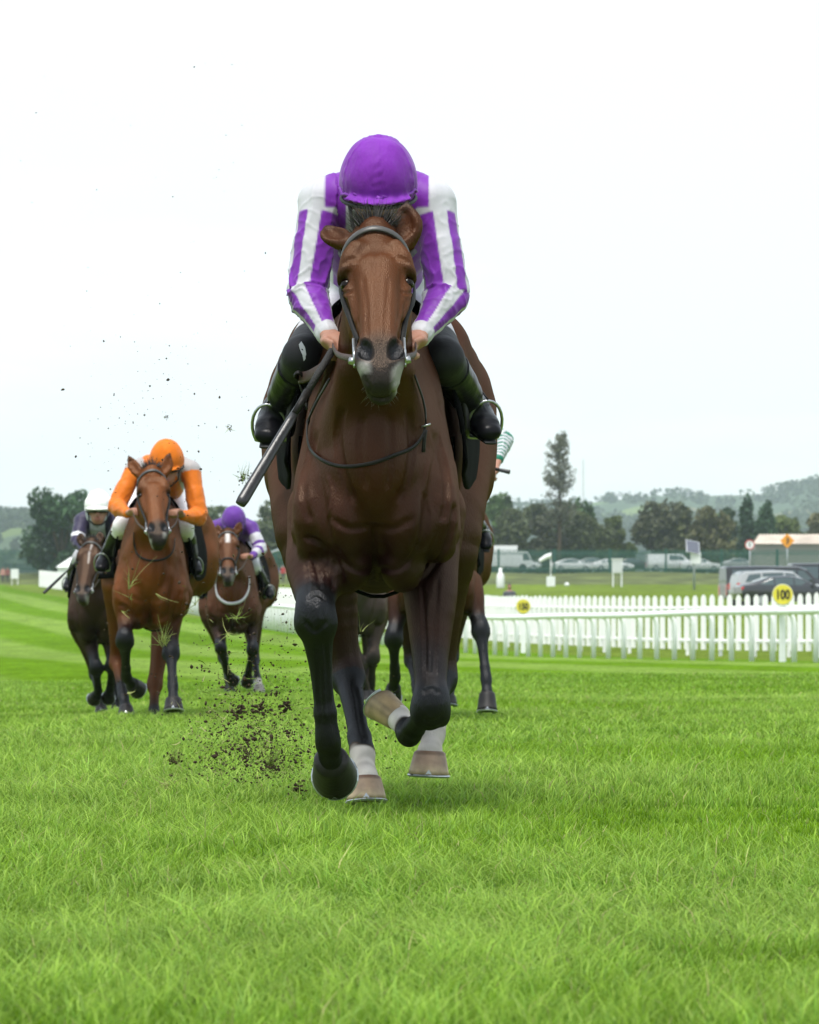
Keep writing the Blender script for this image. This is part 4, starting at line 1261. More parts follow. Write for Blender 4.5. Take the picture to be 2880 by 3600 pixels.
    fold = np.where(reg > 0, .0066 * rid * (.45 + .75 * np.exp(-((tpar - 1) / .35) ** 2)), .004 * np.sin(q[:, 0] * 60 + 3 * pn(q, 8, 43)))
    fold += .0016 * pn(q * np.array([1, 1, .5]), 22, 44)
    V = V + N * fold[:, None]
    col = style['jacket'](V, reg, tpar, ang, dict(shm=shm, chest=chest, pel=pel, sx=sx, j=j))
    mesh_obj('silks_jacket', fast_mesh('silks_jacket', V - base, Q, None, True, col), M_SILK, root)
    # --- breeches
    f = SDF(lo, hi, res)
    f.tube([pel + np.array([0, .05, 0]), mid * .5 + pel * .5], [(.152, .125), (.146, .118)], .03, sx)
    for s, k in ((-1, 'R'), (1, 'L')):
        hp_ = pel + np.array([s * .085, -.02, -.03]); kn, an = j['kn' + k], j['an' + k]
        f.ball(pel + np.array([s * .075, .07, -.01]), (.1, .11, .11), .04)
        f.tube([hp_, hp_ * .5 + kn * .5 + np.array([0, 0, .015]), kn], [.095, .082, .062], .03, sx, 4)
        f.tube([kn, kn * .8 + an * .2], [.061, .056], .012, sx)
    V, Q = f.mesh(1)
    kd = np.minimum(np.linalg.norm(V - j['knR'], axis=1), np.linalg.norm(V - j['knL'], axis=1))
    bc = np.tile(style.get('breech', WHITE), (len(V), 1)); kb = sm(.17, .15, kd) * style.get('kneepad', 0)
    bc = bc * (1 - kb)[:, None] + BLK * kb[:, None]
    mesh_obj('breeches', fast_mesh('breeches', V - base, Q, None, True, bc), M_BREECH, root)
    # --- boots
    for s, k in ((-1, 'R'), (1, 'L')):
        kn, an, to = j['kn' + k], j['an' + k], j['to' + k]
        f = SDF(np.minimum(np.minimum(kn, an), to) - .14, np.maximum(np.maximum(kn, an), to) + .14, min(res, .008))
        tp = kn * .82 + an * .18
        f.tube([tp, kn * .55 + an * .45 + np.array([0, .012, 0]), an * .8 + kn * .2, an], [.060, .057, .045, .044], .01, sx, 4)
        f.tube([an + np.array([0, .03, -.012]), an * .5 + to * .5, to], [(.042, .040), (.046, .036), (.038, .026)], .02, sx, 4)
        f.cut(kn * .82 + an * .18, nz(kn - an))
        V, Q = f.mesh(1); N = vnormals(V, Q)
        d, t = polydist(V, [tp, an, to])
        V = V + N * (.0035 * np.sin(t * 22 + 3 * pn(V, 16, 51)) * sm(.35, .8, t) * sm(1.3, 1.0, t) + .002 * pn(V, 30, 52))[:, None]
        bcol = np.tile(BLK, (len(V), 1))
        pw = style.get('boot_white', 0)
        if pw:
            wv = (np.abs(t - 1.12) < .03) | ((t < .9) & (np.abs(arm_angle(V, tp, an) - s * 1.9) < .07))
            bcol[wv] = (.55, .55, .56)
        bo = mesh_obj('boot', fast_mesh('boot', V - base, Q, None, True, bcol), M_BOOT, root)
        sl = MB(); dd = nz(to - an); up_ = nz(np.cross(np.cross(dd, [0, 0, 1.0]), dd))
        pts = [an + np.array([0, .05, -.012]) - up_ * .035, an * .5 + to * .5 - up_ * .036, to + dd * .03 - up_ * .022]
        sl.tube(pts, [.028, .034, .020], 8, side=np.cross(dd, up_), sq=.22)
        sl.build('sole', M_BLACK, bo, True, base)
    # --- helmet with silk cap
    f = SDF(hc - .19, hc + .19, .0045 if res < .007 else .008)
    M3 = np.stack([sx, fy, upv], 1)
    f.ball(hc, (.103, .122, .112), .02, M3)
    f.ball(hc - upv * .02, (.1045, .124, .085), .03, M3)
    f.cut(hc - upv * .062, -upv)
    f.tube([hc - upv * .045 - sx * .075 + fy * .086, hc - upv * .046 + fy * .136, hc - upv * .045 + sx * .075 + fy * .086], [(.008, .028), (.008, .036), (.008, .028)], .014, upv, 5)
    f.ball(hc + upv * .112, (.013, .013, .006), .006, M3)
    V, Q = f.mesh(1); N = vnormals(V, Q)
    lu = (V - hc) @ upv; lx = (V - hc) @ sx; lf = (V - hc) @ fy
    az = np.arctan2(lx, lf)
    seam = np.exp(-((np.abs((az / (math.pi / 3) + .0) % 1 - .5) - .5) * 38) ** 2 * 0.02)
    aa = np.abs(((az / (math.pi / 3)) + .5) % 1 - .5)
    up1 = sm(-.04, 0, lu)
    V = V + N * ((.0022 * np.exp(-(aa / .035) ** 2) * up1) + .0020 * pn(V * np.array([1, 1, .6]), 60, 61) * sm(-.05, -.02, lu) + .0009 * np.sin(lu * 210 + 5 * pn(V, 34, 63)) * np.exp(-(aa / .10) ** 2) * up1 + .0022 * np.sin(az * 26 + 4 * pn(V, 12, 62)) * np.exp(-((lu + .045) / .016) ** 2))[:, None]
    hcol = style['cap'](V, az, lu)
    hm = mesh_obj('helmet', fast_mesh('helmet', V - base, Q, None, True, hcol), M_CAP, root)
    b = MB()
    kn = [hc + M3 @ np.array([.108 * math.sin(a), .127 * math.cos(a), -.038 + .005 * math.sin(a * 7) + .003 * math.sin(a * 17)]) for a in np.linspace(-1.45, 1.45, 34)]
    b.tube(kn, .0055, 6, sq=.8)
    b.tube([hc + M3 @ np.array([x, .130, z]) for x, z in ((-.006, -.036), (.008, -.041), (.0, -.047), (.012, -.055), (.026, -.058))], [.009, .011, .007, .006, .003], 7)
    ccol = style['cap'](hc[None] + upv * .03 + fy * .1, np.array([0.]), np.array([.03]))[0]
    key = 'cap_tie_%s' % style['name']
    b.build('cap_tie', mat(key, tuple(float(x) for x in ccol), .45, .35), hm, True, base)
    b = MB(); b.tube([hc + M3 @ np.array([.1045 * math.sin(a), .1225 * math.cos(a), -.066]) for a in np.linspace(0, 2 * math.pi, 40)[:-1]], .006, 6, closed=True)
    b.build('helmet_rim', M_BLACK, hm, True, base)
    # goggles and strap
    b = MB()
    pts = [head + M3 @ np.array([.072 * math.sin(a), .082 * math.cos(a) + .016, -.012]) for a in np.linspace(-1.25, 1.25, 13)]
    b.tube(pts, .021, 8, side=upv, sq=.45)
    b.build('goggles', M_GOGGLE, root, True, base)
    b = MB()
    b.tube([head + M3 @ np.array(q) for q in ((-.083, .02, -.02), (-.072, .045, -.09), (-.03, .06, -.128), (.03, .06, -.128), (.072, .045, -.09), (.083, .02, -.02))], .006, 6)
    b.build('chin_strap', M_BLACK, root, True, base)
    if style.get('scarf'):
        b = MB()
        b.tube([neck + np.array([0, -.06, .03]) + np.array(q) for q in ((-.085, .02, .05), (-.06, -.04, -.02), (0, -.07, -.07), (.06, -.04, -.02), (.085, .02, .05))], [.03, .04, .05, .04, .03], 8, sq=.6)
        b.build('scarf', mat('grey_scarf', (.50, .52, .55), .7, .2, bump=.3, bscale=30), root, True, base)
    return dict(root=root, j=j, base=base, hc=hc, sx=sx, pel=pel, head=head)

# ================================================================== TACK
def bridle(T, label, grp, noseband=False, light=False):
    hp, U, W, ax, L, base, k = T['hp'], T['U'], T['W'], T['ax'], T['L'], T['base'], T['k']
    root = empty('bridle', T['poll'], label, 'bridle', grp)
    off = T['poll']
    def ring(t, a0, a1, n=18, lift=.006, tilt=0.0):
        out = []
        for a in np.linspace(a0, a1, n):
            d = nz(U * math.sin(a) - W * math.cos(a))
            c = hp(t + tilt * (1 - math.cos(a)), 0, .02)
            q = T['bvh'].ray_cast(Vector(c + d * .3), Vector(-d), .3)
            out.append(np.array(q[0]) + d * lift if q[0] is not None else c + d * .1)
        return np.array(out)
    w = .0105
    br = ring(.055, -1.75, 1.75, 22, .008, .05)
    MB().tube(br, w, 8, side=ax, sq=.42).build('browband', mat('browband_leather', (.05, .048, .046), .4, .5), root, True, off)
    for s in (-1, 1):
        pts = []
        for t, aa in ((.02, 1.75), (.12, 1.62), (.25, 1.72), (.40, 1.55), (.55, 1.42), (.70, 1.32), (.80, 1.28)):
            q = ring(t, s * aa, s * aa, 1, .007)[0]; pts.append(q)
        MB().tube(catmull(pts, 3), .0075, 8, side=ax, sq=.45).build('cheekpiece', M_LEATHER, root, True, off)
        bc = ring(.84, s * 1.32, s * 1.32, 1, .012)[0]
        b = MB(); b.tube([bc + ax * (.021 * math.cos(a)) - W * (.021 * math.sin(a)) for a in np.linspace(0, 6.283, 19)[:-1]], .0042, 6, closed=True)
        b.tube([bc - ax * .075, bc + ax * .030], [.0042, .0042], 6)
        b.tube([bc - U * s * .004 + ax * .012, bc + U * s * .014 + ax * .006], [.011, .010], 8)
        b.build('bit_ring', M_STEEL, root, True, off)
        T.setdefault('bit', {})[s] = bc
    if noseband:
        MB().tube(ring(.66, -2.4, 2.4, 24, .007), .012, 8, side=ax, sq=.4).build('noseband', mat('sheepskin', (.35, .34, .33), .9, .1) if light else M_LEATHER, root, True, off)
    return root

def reins(T, JK, label, grp):
    root = empty('reins', T['poll'], label, 'reins', grp)
    off = T['poll']
    j = JK['j']
    for s, k in ((-1, 'R'), (1, 'L')):
        bit = T['bit'][s]; h = j['ha' + k]
        mid = bit * .5 + h * .5 + np.array([s * .02, 0, -.012])
        MB().tube(catmull([bit, mid, h + np.array([s * .015, -.01, -.005])], 5), .009, 8, side=(0, 0, 1), sq=.35).build('rein', M_BRLEATHER, root, True, off)
    a, b = j['haR'], j['haL']
    wth = T['Lc'](0, .22, 1.50)
    MB().tube(catmull([a + np.array([-.01, .03, -.02]), a * .4 + wth * .6 + np.array([-.05, 0, .0]), wth + np.array([0, .02, .0]), b * .4 + wth * .6 + np.array([.05, 0, .0]), b + np.array([.01, .03, -.02])], 5), .009, 8, side=(0, 0, 1), sq=.35).build('rein', M_BRLEATHER, root, True, off)
    return root

def saddle(T, JK, label, grp, cloth=M_CLOTHBLK):
    Lc = T['Lc']; j = JK['j']
    base = Lc(0, .5, 1.46)
    root = empty('saddle', base, label, 'saddle', grp)
    # cloth wraps the back; rows walk around the trunk
    ang = np.linspace(R(-118), R(118), 37)
    V, n = [], len(ang)
    rowsY = np.linspace(.24, .92, 10)
    for y in rowsY:
        c = Lc(0, y, 1.06)
        lim = R(104) + R(10) * math.sin((y - .3) / .62 * math.pi)
        pts = skin_ring(T, c, np.linspace(-lim, lim, n), ((0, 0, 1), (1, 0, 0)), .040)
        V.append(pts)
    V = np.array(V)
    V[:, :, 1] = rowsY[:, None] + T['base'][1]
    for it in range(3): V[:, 1:-1] = .5 * V[:, 1:-1] + .25 * (V[:, 2:] + V[:, :-2])
    m = len(rowsY)
    Q = np.array([(i * n + k, i * n + k + 1, (i + 1) * n + k + 1, (i + 1) * n + k) for i in range(m - 1) for k in range(n - 1)])
    o = mesh_obj('saddle_cloth', fast_mesh('saddle_cloth', V.reshape(-1, 3) - base, Q), cloth, root)
    md = o.modifiers.new('thick', 'SOLIDIFY'); md.thickness = .010; md.offset = 1
    f = SDF(base - np.array([.32, .45, .45]), base + np.array([.32, .5, .25]), .012)
    f.tube([Lc(0, .36, 1.475), Lc(0, .52, 1.465), Lc(0, .75, 1.49)], [(.07, .03), (.10, .03), (.12, .035)], .03)
    for s in (-1, 1):
        q = skin_ring(T, Lc(0, .45, 1.06), [R(s * 35), R(s * 60), R(s * 80)], ((0, 0, 1), (1, 0, 0)), .045)
        f.tube(q, [(.018, .10), (.018, .12), (.016, .09)], .02, (.3 * s, 0, 1))
    Vs, Qs = f.mesh(1)
    mesh_obj('seat', fast_mesh('seat', Vs - base, Qs), M_LEATHER, root)
    for s, k in ((-1, 'R'), (1, 'L')):
        an, to = j['an' + k], j['to' + k]
        ft = an * .35 + to * .65; dd = nz(to - an); up_ = nz(np.cross(np.cross(dd, [0, 0, 1.0]), dd)); sd = np.cross(dd, up_)
        b = MB()
        pts = [ft + sd * .052 * math.cos(a) + up_ * (.078 * max(math.sin(a), -.52) + .0) for a in np.linspace(0, 6.283, 25)[:-1]]
        b.tube(pts, .0048, 6, closed=True)
        st = b.build('stirrup_iron', M_STEEL, root, True, base)
        top = ft + up_ * .08
        q = skin_ring(T, Lc(0, .50, 1.06), [R(s * 45)], ((0, 0, 1), (1, 0, 0)), .06)[0]
        MB().tube(catmull([q, top * .5 + q * .5 + np.array([s * .008, 0, 0]), top], 4), .009, 6, side=(0, 1, 0), sq=.3).build('stirrup_leather', M_LEATHER, root, True, base)
    g = skin_ring(T, Lc(0, .40, 1.03), np.linspace(R(75), R(285), 40), ((0, 0, 1), (1, 0, 0)), .012)
    MB().tube(g, .035, 6, side=(0, 1, 0), sq=.18).build('girth', M_CLOTHBLK, root, True, base)
    return root

def strap_path(T, pts, name, label, grp, r=.0075, m=None, cat='strap', lift=.009, sq=.45):
    q = [surf(T, x, y, lift) for x, y in pts]
    q = [p for p in q if p is not None]
    q = catmull(q, 4)
    o0 = q.mean(0)
    o = MB().tube(q, r, 8, side=(0, 0, 1), sq=sq).build(name, m or M_LEATHER, None, True, o0)
    o.location = o0
    tag(o, label, cat, grp)
    return o, q

def whip(a, b, label, r0=.006, r1=.016, tip=.45):
    a, b = np.asarray(a), np.asarray(b)
    t = empty('riding_whip', a, label, 'whip', 'whips carried by the jockeys')
    d = b - a
    MB().tube([a, a + d * .28], [.011, .010], 10).build('handle', mat('whip_grip', (.02, .02, .02), .6, .3, bump=.5, bscale=200), t, True, a)
    MB().tube([a + d * .27, a + d * tip], [r0 * 1.2, r0], 10).build('shaft', M_LEATHER, t, True, a)
    s_ = nz(np.cross(d, [0, 1, 0]))
    MB().tube([a + d * (tip - .05), a + d * (tip + .05), a + d * .97, b], [r0, r1 * .8, r1, r1 * .85], 12, side=s_, sq=.6).build('padded_end', mat('whip_pad', (.022, .022, .024), .32, .5, bump=.15, bscale=60), t, True, a)
    return t

# ---- how each set of racing colours is painted
def paint(col, c, m):
    return col * (1 - m)[:, None] + np.asarray(c) * m[:, None]
def jk_lead(V, reg, t, ang, c):
    col = np.tile(PURPLE, (len(V), 1))
    arm = (reg > 0) * 1.0
    wob = .35 * pn(V, 9, 71)
    a_ = ang + .3 * wob
    band = lambda lo, hi: sm(lo - .04, lo + .04, a_) * sm(hi + .04, hi - .04, a_)
    pur = np.clip(band(.14, 1.5) + band(-1.2, -.55) + band(2.1, 2.9) + band(-2.3, -1.55), 0, 1)
    col = paint(col, WHITE, arm * (1 - pur))
    col = paint(col, WHITE, arm * sm(.17, .14, t))
    col = paint(col, WHITE, arm * sm(1.90, 1.93, t))
    x = np.abs(V[:, 0] - c['shm'][0]); z = V[:, 2] - c['shm'][2]
    tr = 1 - arm
    col = paint(col, PURPLE, sm(-.02, -.012, z) * sm(.150, .145, x))
    col = paint(col, WHITE, tr * sm(.0, -.008, z) * sm(.052, .057, x) * sm(.09, .085, x))
    col = paint(col, WHITE, tr * sm(-.10, -.11, z) * sm(.040, .046, x % .09))
    return col
def jk_orange(V, reg, t, ang, c):
    col = np.tile(ORANGE, (len(V), 1))
    x = np.abs(V[:, 0] - c['shm'][0]); z = V[:, 2] - c['shm'][2]
    tr = reg == 0
    col[tr & (np.abs(x - .105 - .35 * np.abs(z + .02)) < .018)] = (.36, .34, .34)
    col[(reg > 0) & (t < .05)] = (.36, .34, .34)
    return col
def jk_hoop(V, reg, t, ang, c):
    col = np.tile(PURP2, (len(V), 1))
    arm = reg > 0
    col[arm & (((t > .36) & (t < .72)) | ((t > .86) & (t < 1.22)) | ((t > 1.42) & (t < 1.75)))] = WHITE
    return col
def jk_navy(V, reg, t, ang, c):
    col = np.tile(NAVY, (len(V), 1))
    arm = reg > 0
    col[arm & (t > .72) & (t < .92)] = (.7, .7, .74)
    x = np.abs(V[:, 0] - c['shm'][0])
    col[(reg == 0) & (x < .06)] = (.55, .57, .6)
    return col
def jk_green(V, reg, t, ang, c):
    col = np.tile(WHITE, (len(V), 1))
    col[((t * 7.0) % 1 < .38) & (reg > 0)] = GREEN
    col[(reg == 0) & ((V[:, 1] * 12) % 1 < .35)] = GREEN
    return col
def cap_plain(c):
    c = np.asarray(c)
    return lambda V, az, lu: np.tile(c, (len(V), 1))
ST_LEAD = dict(name='lead', jacket=jk_lead, cap=cap_plain(PURPLE * 1.05), kneepad=1, boot_white=1)
ST_OR = dict(name='orange', jacket=jk_orange, cap=cap_plain(ORANGE), breech=np.array((.75, .72, .74)), boot_white=1)
ST_HOOP = dict(name='hoop', jacket=jk_hoop, cap=cap_plain(PURP2 * 1.15), boot_white=0)
ST_NAVY = dict(name='navy', jacket=jk_navy, cap=cap_plain((.82, .82, .82)), scarf=1)
ST_GREEN = dict(name='green', jacket=jk_green, cap=cap_plain((.02, .2, .12)), boot_white=1)
ST_GREY = dict(name='grey', jacket=jk_green, cap=cap_plain((.6, .6, .6)))
# ================================================================== THE RACE
SC_LEAD = [
    ([(786, 1105), (788, 1160), (790, 1236)], 6, .014), ([(636, 1128), (668, 1142), (695, 1165), (712, 1195), (722, 1240)], 7, .015), ([(960, 1050), (953, 1105), (938, 1155), (912, 1195), (880, 1232)], 7, .013),
    ([(700, 1145), (722, 1182), (755, 1203), (784, 1196)], 7, .010), ([(794, 1196), (832, 1200), (866, 1175), (888, 1135)], 7, .010), ([(690, 1085), (735, 1112), (780, 1108), (830, 1112), (880, 1085)], 9, .008),
    ([(668, 900), (645, 985), (640, 1050), (655, 1108)], 10, .009), ([(912, 900), (934, 980), (940, 1050), (930, 1105)], 10, .009), ([(722, 850), (712, 920), (724, 1000), (748, 1065)], 10, .010), ([(858, 850), (868, 920), (860, 1000), (838, 1065)], 10, .010),
    ([(762, 870), (760, 950), (772, 1040)], 9, .006), ([(820, 870), (822, 950), (812, 1040)], 9, .006), ([(925, 840), (948, 900), (958, 980)], 8, .006), ([(655, 850), (638, 920), (632, 1000)], 8, .006),
    ([(655, 1165), (668, 1200), (676, 1245)], 5, .008), ([(700, 1180), (704, 1215), (700, 1250)], 5, .006), ([(888, 1225), (893, 1300), (896, 1420)], 5, .008), ([(922, 1215), (918, 1300), (915, 1430)], 5, .007),
    ([(645, 1262), (664, 1250), (688, 1264)], 5, .006), ([(640, 1305), (664, 1330), (690, 1306)], 5, .006), ([(668, 1275), (670, 1310)], 5, -.004), ([(684, 1345), (690, 1420), (692, 1520)], 4, .005), ([(668, 1350), (672, 1430), (678, 1530)], 4, .004),
    ([(890, 1460), (908, 1450), (930, 1462)], 5, .006), ([(888, 1510), (910, 1522), (934, 1508)], 5, .005), ([(745, 1440), (758, 1500), (768, 1560)], 4, .005, (.4, 1.3)),
    ([(724, 622), (742, 680), (757, 735)], 5, .006), ([(862, 622), (848, 680), (836, 735)], 5, .006), ([(764, 575), (770, 650), (776, 720)], 6, .003), ([(818, 575), (815, 650), (812, 720)], 6, .003),
    ([(708, 610), (724, 618), (742, 612)], 3.5, .006), ([(872, 610), (858, 618), (842, 612)], 3.5, .006), ([(722, 560), (740, 545), (760, 548)], 6, .004), ([(862, 560), (846, 545), (826, 548)], 6, .004), ([(790, 512), (791, 545), (792, 590)], 6, .005),
    ([(735, 650), (748, 690), (744, 730)], 3, -.004), ([(852, 650), (842, 690), (846, 725)], 3, -.004), ([(690, 1000), (700, 1045), (688, 1100)], 3.5, -.004), ([(905, 960), (898, 1030), (910, 1090)], 3.5, -.004), ([(650, 1180), (656, 1230), (650, 1260)], 3, -.003), ([(905, 1240), (902, 1330), (908, 1420)], 3, -.004),
    ([(770, 800), (780, 815), (778, 832)], 3.5, .004), ([(836, 800), (826, 815), (828, 832)], 3.5, .004), ([(780, 835), (803, 841), (826, 835)], 3, .006)]
LEAD = dict(D=12.0, cx=792, res=.0065, sculpt=SC_LEAD, label='leading bay racehorse with white hind socks galloping head on', whisk=True, hair=420, seed=2,
    head=dict(poll=(790, 500, -.55), muz=(803, 802, -.93), ears=[((730, 508, -.53), (686, 478, -.44), (-.35, -.75, .5)), ((850, 510, -.53), (858, 428, -.50), (-.35, -.9, .0))], tuft=.060),
    legs=dict(
        RF=dict(j=[(668, 1160, .06), (664, 1290, -.26), (691, 1562, -.20), (698, 1602, -.16), (705, 1622, -.03)], kr=1.04, fa=1.18, hr=.062, fwd=(0, -.3, -1)),
        LF=dict(j=[(903, 1165, .08), (908, 1487, -.14), (862, 1545, .12), (838, 1510, .2), (806, 1474, .25)], kr=.97, hr=.050, fwd=(-.55, .2, -.8), white=2.35, hoof=[(.35, .25, .16), (.38, .27, .15), (.30, .22, .13)]),
        RH=dict(j=[(668, 1120, .98), (733, 1425, .98), (763, 1585, .66), (770, 1640, .58), (772, 1686, .57)], hr=.058, white=2.0, hoof=[(.16, .09, .06), (.36, .25, .17), (.42, .32, .20)]),
        LH=dict(j=[(925, 1120, 1.05), (928, 1425, 1.1), (912, 1545, .88), (905, 1586, .82), (903, 1630, .82)], hr=.060, white=1.45, hoof=[(.18, .11, .07), (.34, .23, .16), (.42, .32, .20)])))
T_LEAD = horse(LEAD)
J_LEAD = dict(helm=(797, 368, -.02), shR=(674, 428, .14), shL=(914, 430, .14), elR=(647, 618, .06), elL=(943, 625, .06), wrR=(688, 700, -.06), wrL=(888, 702, -.06), haR=(711, 722, -.12), haL=(864, 720, -.12),
    knR=(640, 752, .18), knL=(932, 756, .18), anR=(580, 872, .52), anL=(1004, 868, .52), toR=(562, 918, .40), toL=(1030, 910, .40))
JK_LEAD = jockey(T_LEAD, J_LEAD, ST_LEAD, 'jockey in purple cap and purple and white striped silks on the leading horse', .006, 19)
GB, GR, GS = 'bridles of the racehorses', 'reins of the racehorses', 'racing saddles'
bridle(T_LEAD, 'black leather bridle on the head of the leading horse', GB)
reins(T_LEAD, JK_LEAD, 'brown rubber reins held by the leading jockey', GR)
saddle(T_LEAD, JK_LEAD, 'black saddle and saddle cloth on the leading horse', GS)
ns, nq = strap_path(T_LEAD, [(700, 800), (680, 835), (666, 862), (655, 890), (652, 920), (660, 948), (680, 968), (710, 980), (745, 982), (790, 974), (830, 960), (860, 945), (880, 925), (890, 900), (890, 870), (884, 840), (876, 815), (868, 790)], 'neck_strap', 'thin black neck strap hanging across the leading horse chest', None, r=.0055)
bk = surf(T_LEAD, 889, 905, .012)
MB().tube(catmull([bk + np.array([0, -.002, .0]), bk + np.array([-.004, -.004, -.03]), bk + np.array([-.006, -.002, -.062])], 3), .006, 6, sq=.4).build('strap_end', M_LEATHER, ns, True, np.array(ns.location))
MB().tube([bk + np.array([-.012, -.004, .008]), bk + np.array([.014, -.004, .016])], .003, 6).build('buckle', M_STEEL, ns, True, np.array(ns.location))
P12 = lambda x, y, d: at(x, y, 12 + d)
# spare loops of the leading jockey's reins
rl = empty('rein_loop', P12(690, 755, -.1), 'brown rubber rein end looped beside the leading horse neck', 'reins')
o_ = np.array(rl.location)
MB().tube(catmull([P12(704, 745, -.16), P12(676, 775, -.06), P12(648, 792, .06), P12(630, 796, .12)], 5), .017, 8, side=(0, .3, 1), sq=.22).build('rein_end', M_BRLEATHER, rl, True, o_)
MB().tube(catmull([P12(702, 748, -.15), P12(696, 790, -.10), P12(680, 835, -.02), P12(666, 866, .02)], 5), .024, 8, side=(1, .5, .3), sq=.2).build('rein_end', M_BRLEATHER, rl, True, o_)
MB().tube(catmull([P12(630, 796, .12), P12(622, 790, .10), P12(628, 784, .09), P12(638, 792, .10), P12(632, 806, .12), P12(640, 830, .12), P12(648, 862, .10)], 4), .009, 8, sq=.5).build('knot', M_LEATHER, rl, True, o_)
whip(P12(700, 738, -.19), P12(506, 1062, -.50), 'long black padded whip pointing down beside the leading horse', r0=.010, r1=.0165, tip=.42)
# emblem on the jockey's knee
kr_ = JK_LEAD['j']['knR']
em = MB()
for sh, dx in (([(0, .030), (.012, .012), (.016, -.008), (.010, -.026), (.004, -.010), (-.004, .006), (-.008, .020)], 0), ([(.002, -.012), (.010, -.004), (.012, -.020), (.006, -.028)], .002)):
    n = len(sh)
    em.add([kr_ + np.array([x * .9 + dx - .006, -.0 - math.sqrt(max(.0667 ** 2 - (x * .9 - .006) ** 2 - (z + .012) ** 2, 0)), z + .012]) for x, z in sh], [tuple(range(n))])
em.build('emblem', mat('emblem_grey', (.55, .56, .6), .6), JK_LEAD['root'], False, JK_LEAD['base'])

CHEST = dict(BAY, body=(.105, .030, .0065), face=(.105, .032, .009), belly_shade=(.070, .020, .0045))
OR = dict(D=26.8, cx=318, zo=-.07, res=.0115, label='bright bay racehorse carrying the jockey in orange', hair=160, seed=5, pal=CHEST,
    head=dict(poll=(319, 996, -.5), muz=(333, 1140, -.92), turn=.12, tuft=.055, ears=[((297, 1000, -.48), (269, 960, -.42), (-.3, -.9, 0)), ((344, 998, -.48), (358, 953, -.44), (-.1, -1, 0))]),
    legs=dict(
        RF=dict(j=[(268, 1245, .06), (263, 1345, -.25), (266, 1425, .05), (278, 1440, .12), (292, 1446, .2)], fwd=(-.3, 0, -1), hr=.058, kr=1.05),
        LF=dict(j=[(366, 1240, .06), (360, 1370, -.12), (364, 1445, -.30), (365, 1472, -.36), (366, 1497, -.38)], hr=.062),
        RH=dict(j=[(255, 1215, 1.0), (246, 1395, 1.1), (260, 1468, .78), (265, 1490, .70), (267, 1512, .66)], black=(1.2, 1.7)),
        LH=dict(j=[(360, 1220, 1.05), (326, 1440, .85), (324, 1505, .70), (323, 1525, .66), (322, 1546, .66)], black=(1.3, 1.8), hr=.045)))
def like_lead(S, n=14, k=.8):
    out = []
    for st in SC_LEAD[:n]:
        q = []
        for x, y in st[0]:
            p = at(x, y, 12.0)
            X_, Z_ = p[0] - at(792, 0, 12.0)[0] + at(S['cx'], 0, S['D'])[0], p[2] + S.get('zo', 0)
            q.append(((X_ / S['D'] * FPX + 1440) / KD, (HZ - (Z_ - HC) / S['D'] * FPX) / KD))
        out.append((q, st[1] * 12.0 / S['D'] * 1.25, st[2] * k))
    return out
OR['sculpt'] = like_lead(OR)
T_OR = horse(OR)
J_OR = dict(helm=(351, 962, -.02), shR=(282, 992, .14), shL=(402, 992, .14), elR=(245, 1066, .04), elL=(418, 1088, .04), wrR=(268, 1080, -.14), wrL=(386, 1086, -.12), haR=(285, 1078, -.22), haL=(371, 1080, -.2),
    knR=(258, 1108, .24), knL=(388, 1112, .24), anR=(222, 1176, .60), anL=(404, 1182, .60), toR=(212, 1196, .46), toL=(414, 1204, .46))
JK_OR = jockey(T_OR, J_OR, ST_OR, 'jockey in orange cap and orange silks with grey shoulder bands', .0085, 18)
bridle(T_OR, 'black bridle on the horse of the jockey in orange', GB); reins(T_OR, JK_OR, 'reins held by the jockey in orange', GR)
saddle(T_OR, JK_OR, 'black saddle and cloth under the jockey in orange', GS)
strap_path(T_OR, [(284, 1120), (285, 1150), (294, 1172), (318, 1181), (346, 1176), (362, 1160), (366, 1135)], 'neck_strap', 'dark neck strap on the horse of the jockey in orange', None, r=.007)

HP = dict(BAY, body=(.050, .0145, .0040), face=(.072, .023, .008))
HO = dict(D=38.5, cx=491, zo=-.08, res=.013, label='bay racehorse with a white star on its forehead', hair=120, seed=6, pal=HP, star=(.10, .30, .024), grizzle=.5,
    head=dict(poll=(480, 1124, -.5), muz=(480, 1222, -.92), tuft=.03, ears=[((464, 1124, -.48), (457, 1104, -.45), (-.1, -1, 0)), ((496, 1122, -.48), (507, 1098, -.45), (.1, -1, 0))]),
    legs=dict(
        RF=dict(j=[(453, 1290, .06), (465, 1362, -.22), (478, 1412, .08), (484, 1424, .14), (492, 1430, .22)], fwd=(0, 0, -1), hr=.058),
        LF=dict(j=[(528, 1290, .06), (532, 1365, -.12), (524, 1412, .10), (522, 1424, .18), (521, 1434, .26)], fwd=(0, 0, -1), hr=.058),
        RH=dict(j=[(448, 1285, 1.0), (470, 1385, 1.05), (481, 1432, .75), (483, 1445, .68), (484, 1462, .66)]),
        LH=dict(j=[(530, 1285, 1.05), (536, 1390, 1.0), (543, 1432, .70), (545, 1444, .64), (546, 1460, .62)], white=2.1, hoof=[(.25, .22, .2), (.3, .27, .24), (.3, .27, .24)])))
HO['sculpt'] = like_lead(HO)
T_HO = horse(HO)
J_HO = dict(helm=(492, 1091, -.02), shR=(452, 1112, .14), shL=(530, 1112, .14), elR=(420, 1160, .04), elL=(548, 1156, .04), wrR=(432, 1178, -.12), wrL=(531, 1172, -.12), haR=(444, 1176, -.2), haL=(519, 1171, -.2),
    knR=(440, 1192, .24), knL=(533, 1192, .24), anR=(428, 1238, .60), anL=(563, 1238, .60), toR=(424, 1254, .46), toL=(570, 1254, .46))
JK_HO = jockey(T_HO, J_HO, ST_HOOP, 'jockey in purple cap and purple silks with white hooped sleeves', .0095, 30)
